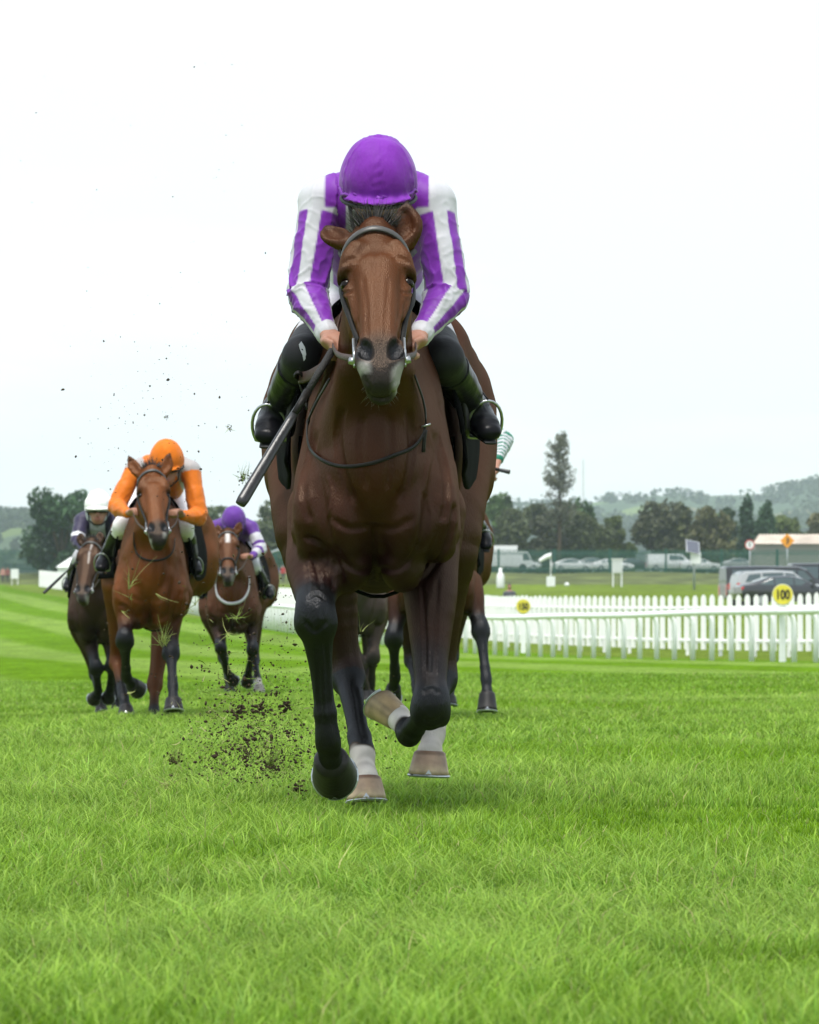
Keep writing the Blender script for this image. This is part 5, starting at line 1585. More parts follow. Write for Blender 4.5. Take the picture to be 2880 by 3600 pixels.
bridle(T_HO, 'bridle on the horse with the white star', GB, True); reins(T_HO, JK_HO, 'reins of the horse with the white star', GR)
saddle(T_HO, JK_HO, 'black saddle on the horse with the white star', GS)
strap_path(T_HO, [(459, 1205), (456, 1230), (460, 1255), (476, 1268), (494, 1270), (512, 1262), (522, 1242), (523, 1215)], 'breast_plate', 'pale grey breast plate strap on the horse with the white star', None, r=.013, m=mat('grey_strap', (.45, .45, .48), .6))

DKB = dict(BAY, body=(.017, .0085, .0055), face=(.034, .016, .010), belly_shade=(.012, .006, .004))
WH = dict(D=34.5, cx=205, zo=-.16, res=.013, label='dark brown racehorse with a thin white face stripe', hair=120, seed=7, pal=DKB, star_a=.5, star=(.10, .45, .007), star_u=.02, grizzle=.6, yaw=.02,
    head=dict(poll=(192, 1146, -.5), muz=(174, 1262, -.92), turn=-.2, tuft=.05, ears=[((176, 1146, -.48), (168, 1122, -.44), (-.3, -1, 0)), ((206, 1142, -.48), (212, 1118, -.44), (-.3, -1, 0))]),
    legs=dict(
        RF=dict(j=[(178, 1320, .06), (203, 1405, -.15), (207, 1455, .08), (203, 1464, .16), (197, 1468, .24)], fwd=(0, 0, -1), hr=.056),
        LF=dict(j=[(240, 1315, .06), (236, 1400, -.15), (232, 1450, .1), (230, 1460, .18), (228, 1466, .26)], fwd=(0, 0, -1), hr=.056),
        RH=dict(j=[(176, 1310, 1.0), (200, 1420, 1.05), (209, 1472, .75), (212, 1486, .68), (214, 1500, .66)]),
        LH=dict(j=[(236, 1310, 1.05), (240, 1420, 1.05), (246, 1470, .80), (247, 1480, .75), (248, 1494, .74)])))
T_WH = horse(WH)
J_WH = dict(helm=(207, 1060, .0), shR=(172, 1098, .14), shL=(240, 1096, .14), elR=(163, 1138, .02), elL=(250, 1136, .02), wrR=(177, 1160, -.14), wrL=(232, 1158, -.14), haR=(184, 1170, -.22), haL=(226, 1168, -.22),
    knR=(168, 1175, .24), knL=(244, 1175, .24), anR=(148, 1222, .60), anL=(262, 1222, .60), toR=(142, 1238, .46), toL=(268, 1238, .46))
JK_WH = jockey(T_WH, J_WH, ST_NAVY, 'jockey in white cap and navy silks with goggles and grey scarf', .0095, 2, .35)
bridle(T_WH, 'bridle on the dark brown horse with a thin face stripe', GB); reins(T_WH, JK_WH, 'reins held by the jockey in the white cap', GR)
saddle(T_WH, JK_WH, 'black saddle under the jockey in the white cap', GS)
whip(at(178, 1168, 34.2), at(92, 1249, 33.8), 'thin black whip pointing left from the jockey in the white cap', .006, .013, .5)

GE = dict(D=25.6, cx=918, zo=-.06, res=.0115, label='bay racehorse running close behind the leader with a straight black foreleg', hair=140, seed=8, pal=dict(BAY, body=(.048, .0150, .0052)),
    head=dict(poll=(915, 990, -.5), muz=(915, 1140, -.92), ears=[((893, 995, -.48), (880, 960, -.44)), ((938, 995, -.48), (952, 960, -.44))]),
    legs=dict(
        RF=dict(j=[(850, 1240, .06), (829, 1340, -.10), (832, 1425, .02), (829, 1448, .10), (826, 1464, .2)], fwd=(0, 0, -1)),
        LF=dict(j=[(985, 1230, .06), (1012, 1322, -.15), (1024, 1430, -.30), (1026, 1462, -.34), (1026, 1498, -.36)], hr=.060),
        RH=dict(j=[(850, 1220, 1.0), (868, 1390, 1.1), (880, 1455, .80), (884, 1470, .72), (886, 1488, .70)]),
        LH=dict(j=[(965, 1220, 1.05), (950, 1380, 1.15), (946, 1450, .90), (945, 1465, .85), (944, 1484, .84)])))
T_GE = horse(GE)
J_GE = dict(helm=(920, 930, -.02), shR=(855, 925, .14), shL=(985, 902, .14), elR=(790, 965, .04), elL=(1062, 926, .04), wrR=(850, 990, -.12), wrL=(1050, 966, -.12), haR=(870, 1000, -.2), haL=(1036, 992, -.2),
    knR=(850, 1080, .24), knL=(985, 1080, .24), anR=(815, 1130, .60), anL=(1016, 1118, .60), toR=(805, 1150, .46), toL=(1024, 1150, .46))
JK_GE = jockey(T_GE, J_GE, ST_GREEN, 'jockey with green and white hooped sleeve half hidden behind the leading horse', .0085, 20)
bridle(T_GE, 'bridle on the horse hidden behind the leader', GB); reins(T_GE, JK_GE, 'reins of the horse hidden behind the leader', GR)
saddle(T_GE, JK_GE, 'saddle on the horse hidden behind the leader', GS)
whip(at(1030, 985, 25.3), at(1074, 994, 25.25), 'short black whip butt above the hand with the hooped sleeve', .010, .014, .5)

DKC = dict(BAY, body=(.035, .028, .025), face=(.035, .028, .025), belly_shade=(.028, .022, .020), point=(.02, .018, .018))
FB = dict(D=33.0, cx=752, zo=-.10, res=.014, label='grey brown racehorse far behind seen between the leading horse legs', hair=80, seed=9, pal=DKC,
    head=dict(poll=(752, 1115, -.5), muz=(752, 1232, -.92), ears=[((735, 1118, -.48), (728, 1095, -.44)), ((770, 1118, -.48), (777, 1095, -.44))]),
    legs=dict(
        RF=dict(j=[(718, 1300, .06), (757, 1395, -.15), (768, 1440, -.1), (772, 1456, -.08), (774, 1474, -.08)]),
        LF=dict(j=[(788, 1300, .06), (786, 1380, -.15), (782, 1440, .0), (780, 1454, .03), (779, 1470, .05)]),
        RH=dict(j=[(716, 1290, 1.0), (735, 1405, 1.05), (742, 1450, .8), (744, 1462, .75), (745, 1478, .74)]),
        LH=dict(j=[(788, 1290, 1.05), (775, 1405, 1.05), (770, 1450, .8), (769, 1462, .75), (768, 1478, .74)])))
T_FB = horse(FB)
J_FB = dict(helm=(752, 1080, -.02), shR=(712, 1100, .14), shL=(794, 1100, .14), elR=(692, 1155, .04), elL=(812, 1155, .04), wrR=(712, 1176, -.12), wrL=(792, 1176, -.12), haR=(722, 1180, -.2), haL=(783, 1180, -.2),
    knR=(702, 1190, .24), knL=(802, 1190, .24), anR=(682, 1238, .60), anL=(822, 1238, .60), toR=(676, 1254, .46), toL=(828, 1254, .46))
JK_FB = jockey(T_FB, J_FB, ST_GREY, 'jockey on the grey brown horse hidden behind the leader', .0105, 25)
saddle(T_FB, JK_FB, 'saddle on the grey brown horse behind the leader', GS)

# ================================================================== FLYING TURF AND SOIL
M_SOIL = mat('soil', (.042, .029, .018), .9, .15, noise=.4, nscale=30)
M_TUFT = mat('torn_grass', attr=True, rough=.55, spec=.25, trans=.25)
g = np.random.default_rng(77)
ico = np.array([(0, 0, 1), (.94, 0, .3), (.29, .9, .3), (-.76, .55, .3), (-.76, -.55, .3), (.29, -.9, .3), (.76, .55, -.4), (-.29, .9, -.4), (-.94, 0, -.4), (-.29, -.9, -.4), (.76, -.55, -.4), (0, 0, -1)])
icf = np.array([(0, 1, 2), (0, 2, 3), (0, 3, 4), (0, 4, 5), (0, 5, 1), (1, 6, 2), (2, 6, 7), (2, 7, 3), (3, 7, 8), (3, 8, 4), (4, 8, 9), (4, 9, 5), (5, 9, 10), (5, 10, 1), (1, 10, 6), (11, 7, 6), (11, 8, 7), (11, 9, 8), (11, 10, 9), (11, 6, 10)])
def specks(n, fx, fy, depth, size):
    V, T = [], []
    for i in range(n):
        c = at(fx(), fy(), depth())
        if c[2] < ter(c[0], c[1]) + .01: continue
        s = size()
        q = ico * g.uniform(.55, 1.3, (12, 1)) * s * g.uniform(.5, 1.4, 3)
        T.append(icf + len(V) * 12); V.append(c + q)
    return V, T
allV, allT = [], []
def addspk(*a):
    V, T = specks(*a)
    o = len(allV) * 12
    allV.extend(V); allT.extend([t + o for t in T])
addspk(4200, lambda: g.normal(545, 78), lambda: min(1660, 1660 - abs(g.gamma(2.0, 62))), lambda: g.uniform(13.0, 15.5), lambda: .0008 + g.gamma(1.1, .0010))
addspk(170, lambda: g.normal(520, 42), lambda: g.normal(1520, 55), lambda: g.uniform(13.0, 15.0), lambda: .0013 + g.gamma(1.4, .0014))
addspk(230, lambda: g.normal(330, 95), lambda: g.normal(900, 150), lambda: g.uniform(14, 17), lambda: .0009 + g.gamma(1.0, .0009))
addspk(60, lambda: g.uniform(40, 560), lambda: g.uniform(120, 900), lambda: g.uniform(14, 17), lambda: .0009 + g.gamma(1.0, .0010))
addspk(160, lambda: g.uniform(220, 640), lambda: g.uniform(1150, 1480), lambda: g.uniform(14, 18), lambda: .0014 + g.gamma(1.2, .0014))
addspk(50, lambda: g.normal(790, 40), lambda: g.uniform(1400, 1640), lambda: g.uniform(12.8, 14), lambda: .002 + g.gamma(1.2, .0016))
so = mesh_obj('flying_soil', fast_mesh('flying_soil', np.concatenate(allV), None, np.concatenate(allT), False), M_SOIL)
tag(so, 'spray of small dark soil specks thrown up behind the leading horse', 'soil', kind='stuff')

# torn grass bits in the spray
nb = 520
cc = np.array([at(g.normal(525, 85), min(1650, 1650 - abs(g.gamma(1.6, 60))), g.uniform(13, 15.5)) for _ in range(nb)])
cc = cc[cc[:, 2] > .02]; nb = len(cc)
da = g.normal(size=(nb, 3)); da /= np.linalg.norm(da, axis=1)[:, None]
db = np.cross(da, g.normal(size=(nb, 3))); db /= np.linalg.norm(db, axis=1)[:, None]
ll = g.uniform(.004, .022, (nb, 1)); ww = g.uniform(.0008, .0018, (nb, 1))
bend = g.normal(0, .004, (nb, 3))
BVv = np.stack([cc - da * ll - db * ww, cc - da * ll + db * ww, cc + bend + db * ww, cc + bend - db * ww, cc + da * ll], 1).reshape(-1, 3)
b0 = np.arange(nb)[:, None] * 5
bcl = np.repeat(np.where(g.random((nb, 1)) < .5, np.array([[.12, .2, .02]]), np.array([[.34, .34, .14]])) * g.uniform(.6, 1.2, (nb, 1)), 5, 0)
gb = mesh_obj('flying_grass', fast_mesh('flying_grass', BVv, b0 + np.array([0, 1, 2, 3]), b0 + np.array([3, 2, 4]), False, bcl), M_TUFT)
tag(gb, 'scraps of torn grass flying in the soil spray', 'grass', kind='stuff')

def divot(xd, yd, D, size, nblade, blen, label, soil=1.0, seed=0, pale=.5, spread=1.0, up=None):
    gg = np.random.default_rng(seed + 500)
    c = at(xd, yd, D)
    t = empty('turf_divot', c, label, 'divot', 'clods of turf flying through the air')
    if soil > 0:
        V, T = [], []
        for i in range(22):
            p = gg.normal(0, size * .40, 3)
            T.append(icf + i * 12); V.append(p + ico * size * .16 * soil * gg.uniform(.5, 1.4, (12, 1)) * gg.uniform(.6, 1.3, 3))
        mesh_obj('soil_clod', fast_mesh('soil_clod', np.concatenate(V), None, np.concatenate(T), False), M_SOIL, t)
    N = nblade
    d = gg.normal(size=(N, 3)) * spread
    d += np.array(up if up is not None else (0, 0, .5)); d /= np.linalg.norm(d, axis=1)[:, None]
    rt = gg.normal(0, size * .35, (N, 3))
    sd = np.cross(d, gg.normal(size=(N, 3))); sd /= np.linalg.norm(sd, axis=1)[:, None]
    L = .58 * blen * gg.uniform(.3, 1.2, (N, 1)); w = .0016 * D / 14
    bend = gg.normal(0, .35, (N, 3))
    gcol = np.array((.10, .19, .015)) * (1 - pale) + np.array((.36, .36, .13)) * pale
    cl = gcol * gg.uniform(.6, 1.3, (N, 1))
    Vb, C = [], []
    for i in range(4):
        u = i / 3
        q = rt + d * L * u + bend * L * u * u
        Vb += [q - sd * w * (1 - .8 * u), q + sd * w * (1 - .8 * u)]; C += [cl, cl]
    Vb = np.stack(Vb, 1).reshape(-1, 3); C = np.stack(C, 1).reshape(-1, 3)
    b = np.arange(N)[:, None] * 8
    Q = np.concatenate([b + np.array([2 * k, 2 * k + 1, 2 * k + 3, 2 * k + 2]) for k in range(3)])
    mesh_obj('grass_tuft', fast_mesh('grass_tuft', Vb, Q, None, False, C), M_TUFT, t)
divot(368, 1600, 13.8, .030, 46, .085, 'tangled clump of turf with roots low at the left', seed=1, up=(.3, 0, 1.2))
divot(572, 1612, 13.2, .032, 60, .10, 'upright clump of turf with dark soil root near the black hoof', seed=2, up=(0, 0, 2.2), pale=.35)
divot(350, 1655, 13.5, .016, 34, .10, 'flat wisp of pale torn grass lying low at the left', soil=0, seed=3, pale=.8, spread=1.2)
divot(505, 1500, 14.0, .030, 8, .04, 'dark soil clod left of the spray centre', soil=1.3, seed=4)
divot(545, 1494, 14.0, .026, 4, .03, 'reddish brown soil clod at the spray centre', soil=1.3, seed=5)
divot(600, 1490, 13.6, .032, 6, .04, 'dark soil clod close to the leading foreleg', soil=1.2, seed=6)
divot(515, 1590, 13.6, .024, 6, .04, 'soil clod just above the grass in the spray', soil=1.2, seed=7)
divot(625, 1662, 12.9, .030, 20, .05, 'flat soil scrape by the black hoof', soil=1.1, seed=8)
divot(272, 1238, 20.0, .014, 12, .20, 'long pale grass wisp before the orange riders horse shoulder', soil=.6, seed=9, pale=.7, up=(.8, 0, 2.2), spread=.5)
divot(328, 1250, 20.0, .006, 5, .13, 'short pale blades over the chest of the bright bay horse', soil=0, seed=10, pale=.8, up=(1.2, 0, -1), spread=.5)
divot(345, 1358, 18.0, .022, 34, .12, 'tuft of torn grass before the forelegs of the bright bay horse', soil=.7, seed=11, pale=.5, up=(.2, 0, 1.5), spread=.7)
divot(275, 1262, 20.0, .01, 9, .09, 'small green tuft at the bright bay horse elbow', soil=.4, seed=12, pale=.4)
divot(410, 1275, 20.0, .008, 8, .10, 'thin green blades between two horses', soil=0, seed=13, pale=.5, up=(.5, 0, .8))
divot(500, 1300, 17.0, .012, 22, .10, 'spiky green tuft before the horse with the white star', soil=.3, seed=14, pale=.35, spread=1.3)
divot(480, 1335, 16.0, .008, 10, .11, 'pale blades below the chest of the horse with the white star', soil=0, seed=15, pale=.8, up=(1.2, 0, .6))
divot(258, 1288, 19.0, .006, 6, .10, 'fork of pale blades left of the bright bay forearm', soil=0, seed=16, pale=.8, up=(1.5, 0, -.6), spread=.5)
divot(825, 1462, 13.2, .010, 16, .06, 'small spray of torn grass above the upturned hoof', soil=.2, seed=17, pale=.6)
divot(760, 1330, 14.0, .006, 6, .07, 'pale grass stems between the leading horse legs', soil=0, seed=18, pale=.7, up=(1, 0, 1))
divot(514, 1008, 19.0, .034, 26, .09, 'blurred turf divot flying high beside the whip', soil=.8, seed=19, pale=.25, up=(-.3, 0, 1.8), spread=.5)
divot(484, 901, 15.0, .012, 3, .05, 'single dark clod in the sky left of the leading jockey foot', soil=1.0, seed=20)
divot(350, 878, 16.0, .011, 3, .03, 'dark clod in the sky just above the orange cap', soil=1.0, seed=21)
divot(268, 1460, 17.0, .006, 5, .12, 'long pale stem crossing the bright bay lower legs', soil=0, seed=22, pale=.8, up=(3, 0, .4), spread=.3)

# ================================================================== VEHICLES AND INFIELD THINGS
M_GLASS = mat('car_glass', (.05, .075, .08), .08, .6, coat=.5)
M_TYRE = mat('tyre', (.015, .015, .015), .8, .2)
M_RIM = mat('alloy_rim', (.45, .46, .48), .35, .5, .7)
M_RED = mat('tail_lamp', (.65, .01, .015), .2, .5, coat=.6)
def paint_mat(n, c): return mat('paint_' + n, c, .25, .5, coat=.6)
def rotz(a): return np.array([[math.cos(a), -math.sin(a), 0], [math.sin(a), math.cos(a), 0], [0, 0, 1]])
def vehicle(kind, X, Y, ang, paintm, label, group, z=None, plain=False):
    """x forward; built from lofted cross-sections"""
    zb = float(ter(X, Y)) if z is None else z
    t = empty(kind, (X, Y, zb), label, 'van' if 'van' in kind else 'car', group)
    t.rotation_euler = (0, 0, ang)
    if 'van' in kind:
        L, Wd, Hh = 5.2, .97, 2.0
        sec = [(-2.6, .45, 1.0, 1.05, 1.9), (-2.52, .35, 1.05, 1.15, 1.98), (-1.0, .33, 1.05, 1.2, 2.0), (1.0, .33, 1.05, 1.2, 1.98), (1.45, .33, 1.05, 1.18, 1.82), (2.0, .35, 1.05, 1.14, 1.28), (2.45, .38, .95, 1.0, 1.05), (2.6, .45, .75, .8, .82)]
        wheels, wr = (-1.65, 1.7), .34
        side_w = [[(-.1, 1.22), (.85, 1.22), (.85, 1.78), (-.1, 1.80)], [(.95, 1.22), (1.75, 1.24), (1.25, 1.76), (.95, 1.78)]] + ([] if plain else [[(-2.3, 1.22), (-1.3, 1.22), (-1.3, 1.82), (-2.3, 1.80)], [(-1.2, 1.22), (-.2, 1.22), (-.2, 1.82), (-1.2, 1.82)]])
        lamp = (-2.56, .85, .82, .12, .5)
    elif 'suv' in kind:
        L, Wd, Hh = 4.6, .93, 1.68
        sec = [(-2.3, .5, .85, .95, 1.0), (-2.22, .35, .95, 1.05, 1.45), (-1.9, .3, .98, 1.08, 1.62), (-.6, .3, .98, 1.08, 1.68), (.4, .3, .98, 1.06, 1.62), (1.1, .3, .98, 1.04, 1.08), (2.0, .33, .9, .96, .98), (2.3, .42, .7, .75, .78)]
        wheels, wr = (-1.4, 1.4), .36
        side_w = [[(-1.95, 1.12), (-1.2, 1.1), (-1.2, 1.52), (-1.75, 1.46)], [(-1.1, 1.1), (-.1, 1.1), (-.1, 1.56), (-1.1, 1.53)], [(0, 1.1), (.85, 1.1), (.4, 1.5), (0, 1.55)]]
        lamp = (-2.27, .80, .92, .15, .3)
    else:
        L, Wd, Hh = 4.7, .91, 1.45
        sec = [(-2.35, .5, .8, .88, .92), (-2.25, .33, .9, .98, 1.02), (-1.75, .28, .92, 1.0, 1.12), (-.9, .26, .92, 1.0, 1.40), (-.1, .26, .92, .98, 1.45), (.5, .26, .92, .97, 1.33), (1.15, .27, .9, .95, .98), (2.0, .3, .82, .86, .88), (2.35, .42, .65, .68, .7)]
        wheels, wr = (-1.4, 1.42), .33
        side_w = [[(-1.55, 1.02), (-.85, 1.0), (-.85, 1.31), (-1.05, 1.28)], [(-.78, 1.0), (.05, 1.0), (.05, 1.36), (-.78, 1.33)], [(.12, 1.0), (.9, .99), (.45, 1.27), (.12, 1.35)]]
        lamp = (-2.3, .72, .86, .16, .13)
    V, n = [], 10
    for x, z0, zbt, zs, zr in sec:
        gw = Wd * (.80 if zr - zs > .25 else .93)
        V += [(x, -Wd * .92, z0), (x, -Wd, z0 + .15), (x, -Wd, zbt - .06), (x, -Wd * .965, zs), (x, -gw, zr - .05), (x, -gw * .82, zr), (x, gw * .82, zr), (x, gw, zr - .05), (x, Wd * .965, zs), (x, Wd, zbt - .06), (x, Wd, z0 + .15), (x, Wd * .92, z0)]
    n = 12
    b = MB(); F = []
    for i in range(len(sec) - 1):
        for k in range(n):
            F.append((i * n + k, i * n + (k + 1) % n, (i + 1) * n + (k + 1) % n, (i + 1) * n + k))
    F += [tuple(range(n)), tuple(range((len(sec) - 1) * n, len(sec) * n))]
    b.add(V, F)
    body = b.build('body', paintm, t, True)
    md = body.modifiers.new('b', 'EDGE_SPLIT'); md.split_angle = R(38)
    xs_ = [s[0] for s in sec]
    def wid(x, z):
        zs = np.interp(x, xs_, [s[3] for s in sec]); zr = np.interp(x, xs_, [s[4] for s in sec]) - .05
        g1 = Wd * (.80 if True else .9)
        return Wd * .965 + (g1 - Wd * .965) * np.clip((z - zs) / max(zr - zs, .05), 0, 1) + .012
    for s in (-1, 1):
        for q in side_w:
            MB().add([(x, s * wid(x, z), z) for x, z in q] + [(x, s * (wid(x, z) - .03), z) for x, z in q], [(0, 1, 2, 3), (7, 6, 5, 4), (0, 4, 5, 1), (1, 5, 6, 2), (2, 6, 7, 3), (3, 7, 4, 0)]).build('side_window', M_GLASS, t)
        MB().box((lamp[0], s * Wd * .86, lamp[2]), (.10, .24, lamp[4])).build('tail_lamp', M_RED, t)
        for wx in wheels:
            w = MB()
            ring = [(wr * math.cos(a), wr * math.sin(a)) for a in np.linspace(0, 6.283, 25)[:-1]]
            w.prism(ring, -.11, .11); w.v = [(p[0] + wx, p[1] + s * (Wd - .1), p[2] + wr) for p in w.v]
            wo = w.build('wheel', M_TYRE, t)
            r2 = MB(); r2.prism([(x * .62, y * .62) for x, y in ring], -.01, .01); r2.v = [(p[0] + wx, p[1] + s * (Wd + .018), p[2] + wr) for p in r2.v]
            r2.build('rim', M_RIM, wo)
        if not plain: MB().box((.95 if 'van' not in kind else 1.55, s * (Wd + .1), np.interp(.9, xs_, [q[3] for q in sec]) + .06), (.12, .2, .14)).build('mirror', paintm, t)
    # rear window and windscreen
    def panel(x0, x1, f0, f1, name):
        zr0 = np.interp(x0, xs_, [s[4] for s in sec]); zr1 = np.interp(x1, xs_, [s[4] for s in sec])
        a = np.array([x0, 0, zr0]); c = np.array([x1, 0, zr1]); nrm = nz(np.array([-(c - a)[2], 0, (c - a)[0]])) * .02
        if nrm[2] < 0: nrm = -nrm
        pA, pB = a + (c - a) * f0 + nrm, a + (c - a) * f1 + nrm
        hw = Wd * .66
        Vp = [pA + [0, -hw, 0], pB + [0, -hw, 0], pB + [0, hw, 0], pA + [0, hw, 0]]
        MB().add(Vp + [p - nrm for p in Vp], [(0, 1, 2, 3), (7, 6, 5, 4), (0, 4, 5, 1), (1, 5, 6, 2), (2, 6, 7, 3), (3, 7, 4, 0)]).build(name, M_GLASS, t)
    if 'van' in kind: panel(1.45, 2.0, .0, 1.0, 'windscreen')
    elif 'suv' in kind: panel(.4, 1.1, .05, .95, 'windscreen'); panel(-2.22, -1.9, .1, .9, 'rear_window')
    else: panel(.5, 1.15, .05, .95, 'windscreen'); panel(-1.75, -.9, .1, .9, 'rear_window')
    return t
PB, PG, PS, PW = paint_mat('black', (.012, .012, .015)), paint_mat('dark_grey', (.026, .027, .033)), paint_mat('silver', (.34, .35, .36)), paint_mat('white', (.78, .79, .80))
GC = 'dark vehicles parked in the infield'
def vpx(xd, yroof, H, Y):
    c = at(xd, yroof, Y); return c[0], c[2] - H
x_, z_ = vpx(1632, 1192, 2.0, 208); vehicle('van', x_, 208, R(8), PB, 'black van parked behind the silver and grey cars', GC, z_)
x_, z_ = vpx(1645, 1201, 1.68, 200); vehicle('suv', x_, 200, R(10), PS, 'silver estate car parked between the black van and grey sedan', GC, z_)
x_, z_ = vpx(1660, 1212, 1.45, 194); vehicle('sedan', x_, 194, R(8), PG, 'dark grey sedan parked nearest the picket fence', GC, z_)
x_, z_ = vpx(1770, 1186, 2.0, 214); vehicle('van', x_, 214, R(6), PB, 'second black van at the right edge of the picture', GC, z_)
GV = 'white vehicles behind the green fence'
fz = lambda x, y: float(ter(x, y)) + .95
def behind(kind, xd, Y, lab, m=PW, plain=True, a=5, z=None):
    X = at(xd, 1200, Y)[0]
    vehicle(kind, X, Y, R(a), m, lab, GV, fz(X, Y) if z is None else z, plain)
behind('van', 1410, 482, 'white van behind the green fence left of the solar panel post')
behind('sedan', 1475, 480, 'white car behind the green fence right of the solar panel post')
behind('sedan', 1205, 478, 'white car behind the green fence below the windsock')
behind('sedan', 1250, 490, 'silver car between two white cars behind the fence', PS)
behind('sedan', 1290, 479, 'white car behind the green fence beside the weather box')
behind('sedan', 1335, 486, 'grey car behind the green fence right of the weather box', PG)
behind('suv', 1095, 484, 'white car low behind the fence next to the box lorry')
behind('suv', 1640, 486, 'white car roof showing above the parked black van', PW, True, 5, fz(40, 486) - .1)
behind('sedan', 1560, 486, 'pale car behind the fence under the round sign', PS)
# box lorry
X = at(1050, 1200, 480)[0]
tl = empty('box_lorry', (X, 480, fz(X, 480)), 'white box lorry behind the green fence at the left', 'lorry', GV)
MB().box((0, 0, 1.75), (4.2, 2.2, 2.3)).build('cargo_box', PW, tl)
MB().prism([(2.12, .5), (3.7, .5), (3.75, 1.2), (3.3, 2.2), (2.12, 2.25)], -1.0, 1.0).build('cab', PW, tl)
MB().prism([(2.7, 1.25), (3.6, 1.25), (3.2, 2.0), (2.7, 2.0)], -1.02, -.99).build('side_window', M_GLASS, tl)
for wx in (-1.3, 2.7):
    w = MB(); w.prism([(.42 * math.cos(a), .42 * math.sin(a)) for a in np.linspace(0, 6.283, 21)[:-1]], -1.12, -.85); w.v = [(p[0] + wx, p[1], p[2] + .42) for p in w.v]; w.build('wheel', M_TYRE, tl)

M_WPAINT = mat('white_paint', (.78, .79, .79), .5, .35, noise=.05)
def px_base(xd, yd, Y): c = at(xd, yd, Y); return np.array([c[0], Y, c[2]])
# weather screen on legs
def ground_at(xd, Y):
    x = at(xd, 0, Y)[0]; return np.array([x, Y, float(ter(x, Y))])
def hgt(yd, Y, b): return at(0, yd, Y)[2] - b[2]
p = ground_at(1300, 425); top = hgt(1177, 425, p)
t = empty('weather_screen', p, 'white louvred weather box standing on four legs', 'weather box')
MB().box((0, 0, top - .75), (1.0, 1.0, 1.35)).build('box', M_WPAINT, t)
MB().box((0, 0, top - .03), (1.2, 1.2, .1)).build('roof', M_WPAINT, t)
for k in range(8): MB().box((0, -.53, top - 1.3 + k * .15), (.9, .05, .05)).build('louvre', M_WPAINT, t)
for sx_ in (-.42, .42):
    for sy in (-.42, .42): MB().box((sx_, sy, (top - 1.4) / 2), (.11, .11, top - 1.4)).build('leg', M_WPAINT, t)
# windsock and instrument box
p = ground_at(1160, 430); top = hgt(1170, 430, p)
t = empty('windsock', p, 'white windsock blowing left above a white box on a pole', 'windsock')
MB().tube([(0, 0, 0), (0, 0, top + .3)], .05, 8).build('pole', M_WPAINT, t, True)
MB().box((0, -.08, top - 2.6), (.85, .6, 1.0)).build('instrument_box', M_WPAINT, t)
MB().tube([(0, 0, top), (-.45, -.05, top - .12), (-.95, -.08, top - .42), (-1.15, -.1, top - .58)], [.26, .24, .19, .15], 10, caps=False).build('sock', mat('sock_cloth', (.8, .8, .8), .8, .1), t, True)
# bottle shaped white marker
p = ground_at(1054, 415); top = hgt(1196, 415, p)
b = MB(); b.tube([(0, 0, 0), (0, 0, .1), (0, 0, top * .55), (0, 0, top * .7), (0, 0, top * .78), (0, 0, top)], [.36, .40, .38, .30, .16, .14], 14)
o = b.build('rain_gauge', M_WPAINT, None, True); o.location = p
tag(o, 'white bottle shaped canister standing in the infield grass', 'canister')
b = MB(); b.tube([(0, 0, 0), (0, 0, .12), (0, 0, .28), (0, 0, .36)], [.20, .26, .2, .05], 12)
o = b.build('float_light', M_WPAINT, None, True); o.location = ground_at(1194, 428) + np.array([0, 0, .05]); o.data.update()
tag(o, 'tiny white dome on the bank left of the windsock pole', 'dome')
# solar panel post
p = ground_at(1462, 405); top = hgt(1150, 405, p)
t = empty('solar_post', p, 'tilted solar panel on a grey post above a white cabinet', 'solar panel')
MB().tube([(0, 0, 0), (0, 0, top)], .12, 10).build('post', mat('grey_post', (.4, .43, .46), .5, .4, .3), t, True)
rt_ = np.array(Matrix.Rotation(R(52), 3, 'X')) @ np.array(Matrix.Rotation(R(18), 3, 'Y'))
MB().box((-.15, -.25, top - .1), (1.35, 1.5, .06), rt_).build('panel_frame', mat('alu', (.55, .56, .58), .4, .5, .6), t)
MB().box((-.15, -.28, top - .08), (1.2, 1.34, .06), rt_).build('solar_cells', mat('solar', (.10, .105, .14), .2, .5), t)
MB().box((.12, -.25, top - 1.15), (.95, .45, 1.05)).build('cabinet', M_WPAINT, t)
# road signs
def sign(xd, yd, Y, shape, label):
    b_ = ground_at(xd, Y); b_[2] += .6; h_ = hgt(yd, Y, b_)
    t = empty('road_sign', b_, label, 'road sign')
    MB().tube([(0, 0, 0), (0, 0, h_ + .2)], .06, 8).build('post', mat('galvanised', (.5, .52, .53)), t, True)
    if shape == 'round':
        f = MB().prism([(.5 * math.cos(a), .5 * math.sin(a)) for a in np.linspace(0, 6.283, 33)[:-1]], -.10, -.07).build('face', M_WPAINT, t); f.location = (0, 0, h_)
        MB().tube([(.47 * math.cos(a), -.10, .47 * math.sin(a)) for a in np.linspace(0, 6.283, 33)[:-1]], .05, 6, closed=True).build('red_ring', mat('sign_red', (.6, .03, .03), .5), f, True)
        MB().box((0, -.105, 0), (.10, .01, .46)).build('symbol', M_BLACK, f)
    else:
        f = MB().prism([(0, .78), (.78, 0), (0, -.78), (-.78, 0)], -.10, -.07).build('face', mat('sign_orange', (.85, .33, .01), .5), t); f.location = (0, 0, h_)
        MB().box((.0, -.106, 0), (.13, .01, .8)).build('symbol', M_BLACK, f)
        MB().box((.16, -.106, .05), (.1, .01, .42), rotz(0)).build('symbol', M_BLACK, f)
sign(1579, 1147, 452, 'round', 'round white sign with red ring above the parked vehicles')
sign(1658, 1139, 455, 'diamond', 'orange diamond shaped warning sign with black symbol')
